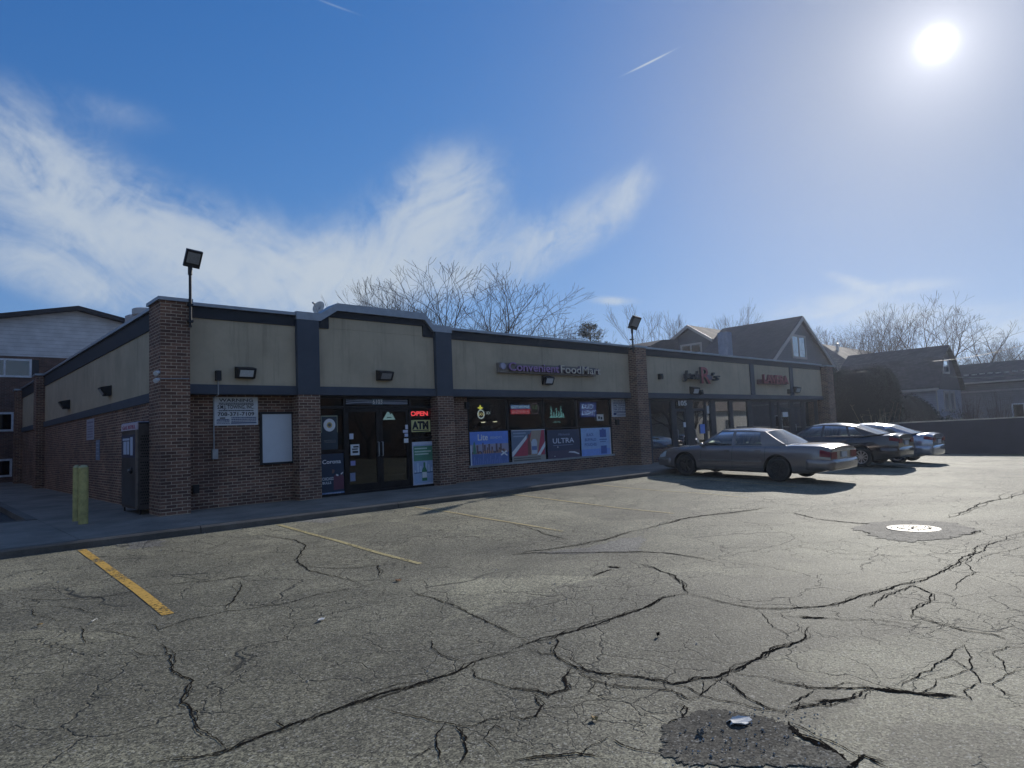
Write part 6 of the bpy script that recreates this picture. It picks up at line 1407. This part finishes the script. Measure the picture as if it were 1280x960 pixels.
modern = dict(L=4.88, W=1.85, fo=.98, wb=2.77, r=.335, seat=2.45, crown=.035,
  top=[(0, .62), (.06, .74), (.25, .84), (.7, .93), (1.3, .985), (1.6, .97), (3.9, .985), (4.2, 1.05), (4.5, 1.09), (4.74, 1.11), (4.84, 1.08), (4.88, 1.02)],
  belt=[(0, .58), (.1, .70), (.5, .84), (1.3, .92), (2.4, .97), (3.6, 1.01), (4.3, 1.03), (4.75, 1.03), (4.88, .95)],
  bot=[(0, .30), (.2, .2), (.6, .18), (2, .18), (4, .2), (4.5, .26), (4.88, .42)],
  plan=[(0, .68), (.08, .82), (.3, .93), (.9, .99), (1.6, 1), (3.9, 1), (4.4, .97), (4.75, .90), (4.88, .82)],
  gh=dict(cols=[(1.15, 2.05), (1.42, 2.16), (2.40, 2.42), (2.48, 2.50), (3.35, 3.18), (3.42, 3.26), (3.86, 3.40), (4.45, 3.45)], glass=(1, 3, 5), wb=.875, wt=.62, zt=[(2.0, 1.38), (2.4, 1.415), (2.9, 1.41), (3.5, 1.36)], tap=[(1.1, .93), (2.1, 1), (3.3, 1), (4.5, .86)], rb=.06, rc=.03),
  lids=[(.30, 1.1), (4.5, 4.82)], doors=[(1.50, 0), (2.46, 0), (3.42, 0)], handles=(2.30, 3.24), trim=CHROME,
  lamps=[('tail_lamp', 4.62, 4.875, 5.6, 6.5, .006, REDL), ('head_lamp', .04, .45, 5.3, 6.7, .006, WHL)],
  bump=[('rear_bumper', 4.88, .32, .68, .55, .04, None), ('front_bumper', 0, .22, .52, .5, .04, None)],
  face=[('boot_trim', -1, -.45, .45, .92, .945, .014, CHROME), ('number_plate', -1, -.17, .17, .74, .88, .014, PLATE), ('tail_lamp', -1, -.72, -.45, .82, .96, .006, REDL), ('tail_lamp', -1, .45, .72, .82, .96, .006, REDL), ('grille', 1, -.4, .4, .48, .68, .0, BLK)], spw=.045)
mb = dict(modern); mb['bump'] = [b[:-1]+(BLKP,) for b in modern['bump']]; mb['hmat'] = BLKP
car2 = make_car('parked_sedan', 'black four door sedan with bright alloy wheels beside the tan sedan', BLKP, mb, RIMS, 10)
ms_ = dict(modern); ms_['bump'] = [b[:-1]+(SILV,) for b in modern['bump']]; ms_['hmat'] = SILV; ms_['L'] = 4.88
car3 = make_car('parked_sedan', 'silver blue sedan parked farthest right beyond the black sedan', SILV, ms_, RIMS, 5)
def park(c, x, y, rz=0., pitch=.036):
    c.location = (x, y, gz(x, y)+.012); c.rotation_euler = (pitch, 0, rz)
park(car1, 14.78, -5.12, rad(0)); park(car2, 20.85, -5.2, rad(0)); park(car3, 24.0, -5.35, rad(0))
# further cars across the lot, seen mirrored in the shop glass
for src, x, y, rz, lb in ((car3, 40, -17, 1.4, 'silver blue sedan across the lot mirrored in shop glass, nearer'), (car2, 47, -20, 1.7, 'black sedan across the lot mirrored in shop glass'), (car3, 54, -22, 1.5, 'silver blue sedan across the lot mirrored in shop glass, farther')):
    c = copy_tree(src); c.location = (x, y, gz(x, y)+.01); c.rotation_euler = (0, 0, rz); tag(c, lb, 'car', 'cars across the lot')
for k, (x, y, v, h) in enumerate(((30, -42, 0, 12), (44, -46, 1, 11), (62, -44, 2, 13), (16, -44, 3, 12), (80, -40, 1, 12), (70, -30, 2, 9))):
    t = copy_tree(proto[v]); t.location = (x, y, -.8); t.scale = (h/10,)*3; t.rotation_euler = (0, 0, k*1.3); tag(t, 'bare tree %s across the street, seen only mirrored in glass' % ('first', 'second', 'third', 'fourth', 'fifth', 'sixth')[k], 'tree', 'bare trees across the street')
t = empty('sky_blocker_building', (-18, 20, 0), 'unseen dark building added beyond the left edge to block sky light', 'building'); MB().box(-28, -8.5, 3, 44, -.3, 7.5).build('wall', SDK, t); MB().prism([(-28.4, 2.6, 7.5), (-8.1, 2.6, 7.5), (-18.2, 2.6, 10.5)], (0, 42, 0)).build('roof', SHG, t)  # unseen block added left of view to keep sky light off the side wall
for k in range(5): window(t, 6+k*7.5, 7.6+k*7.5, 1.2, 2.6, -8.4, nx=2, facing='X') if False else MB().box(-8.49, -8.42, 6+k*7.5, 7.6+k*7.5, 1.2, 2.6).build('window', M('dim_glass', (.04, .05, .06), .2), t)
CREAM = siding_mat('cream_siding', (.66, .62, .54), .15)
t = empty('brick_block', (12, -52, GB), 'long brick block across the street, mirrored in the doors', 'building'); MB().box(-34, 78, -64, -50, GB, 8.5).build('wall', BRICK_APT, t)
for k in range(16): window(t, -32+k*5.2, -30+k*5.2, 1.2, 2.8, 0, nx=2) if False else None
m = MB()
for k in range(20):
    for z in (1.0, 4.2): m.box(-32+k*5.2, -30.2+k*5.2, -49.99, -49.95, z, z+1.5)
m.build('window_strip', M('dim_glass', (.04, .05, .06), .2), t)['kind'] = 'stuff'
MB().box(-34.3, 78.3, -64.2, -49.8, 8.5, 8.8).build('roof', SHG, t)
for k, (x, lb) in enumerate(((90, 'nearest pale house across the street mirrored in shop glass'), (106, 'second pale house across the street mirrored in shop glass'), (122, 'third pale house across the street mirrored in shop glass'), (140, 'fourth pale house across the street mirrored in shop glass'), (158, 'farthest pale house across the street mirrored in shop glass'))):
    t = empty('street_house', (x, -40, GB), lb, 'house'); MB().box(x-8, x+8, -48, -38, GB, 3.6).build('wall', CREAM, t); MB().prism([(x-8.5, -37.5, 3.6), (x-8.5, -48.5, 3.6), (x-8.5, -43, 7.4)], (17, 0, 0)).build('roof', SHT, t)
    for q_ in (-4, 3): window(t, x+q_-1, x+q_+1, .6, 2.2, 0, nx=2) if False else MB().box(x+q_-1, x+q_+1, -37.99, -37.94, .6, 2.2).build('window', M('dim_glass', (.04, .05, .06), .2), t)

# ------------------------------------------------------------------ thin scattering air added to give the veil of lens glare
hm = bpy.data.materials.new('glare_veil_air'); hm.use_nodes = True; hn = hm.node_tree; hn.nodes.clear(); ho = nn(hn, 'ShaderNodeOutputMaterial')
pv = nn(hn, 'ShaderNodeVolumePrincipled', {'Color': (.74, .82, 1., 1), 'Density': .00055, 'Anisotropy': .72}); hn.links.new(pv.outputs[0], ho.inputs['Volume'])
hz = MB().box(-90, 190, -80, 130, -3, 17).build('glare_veil', hm); hz['kind'] = 'stuff'
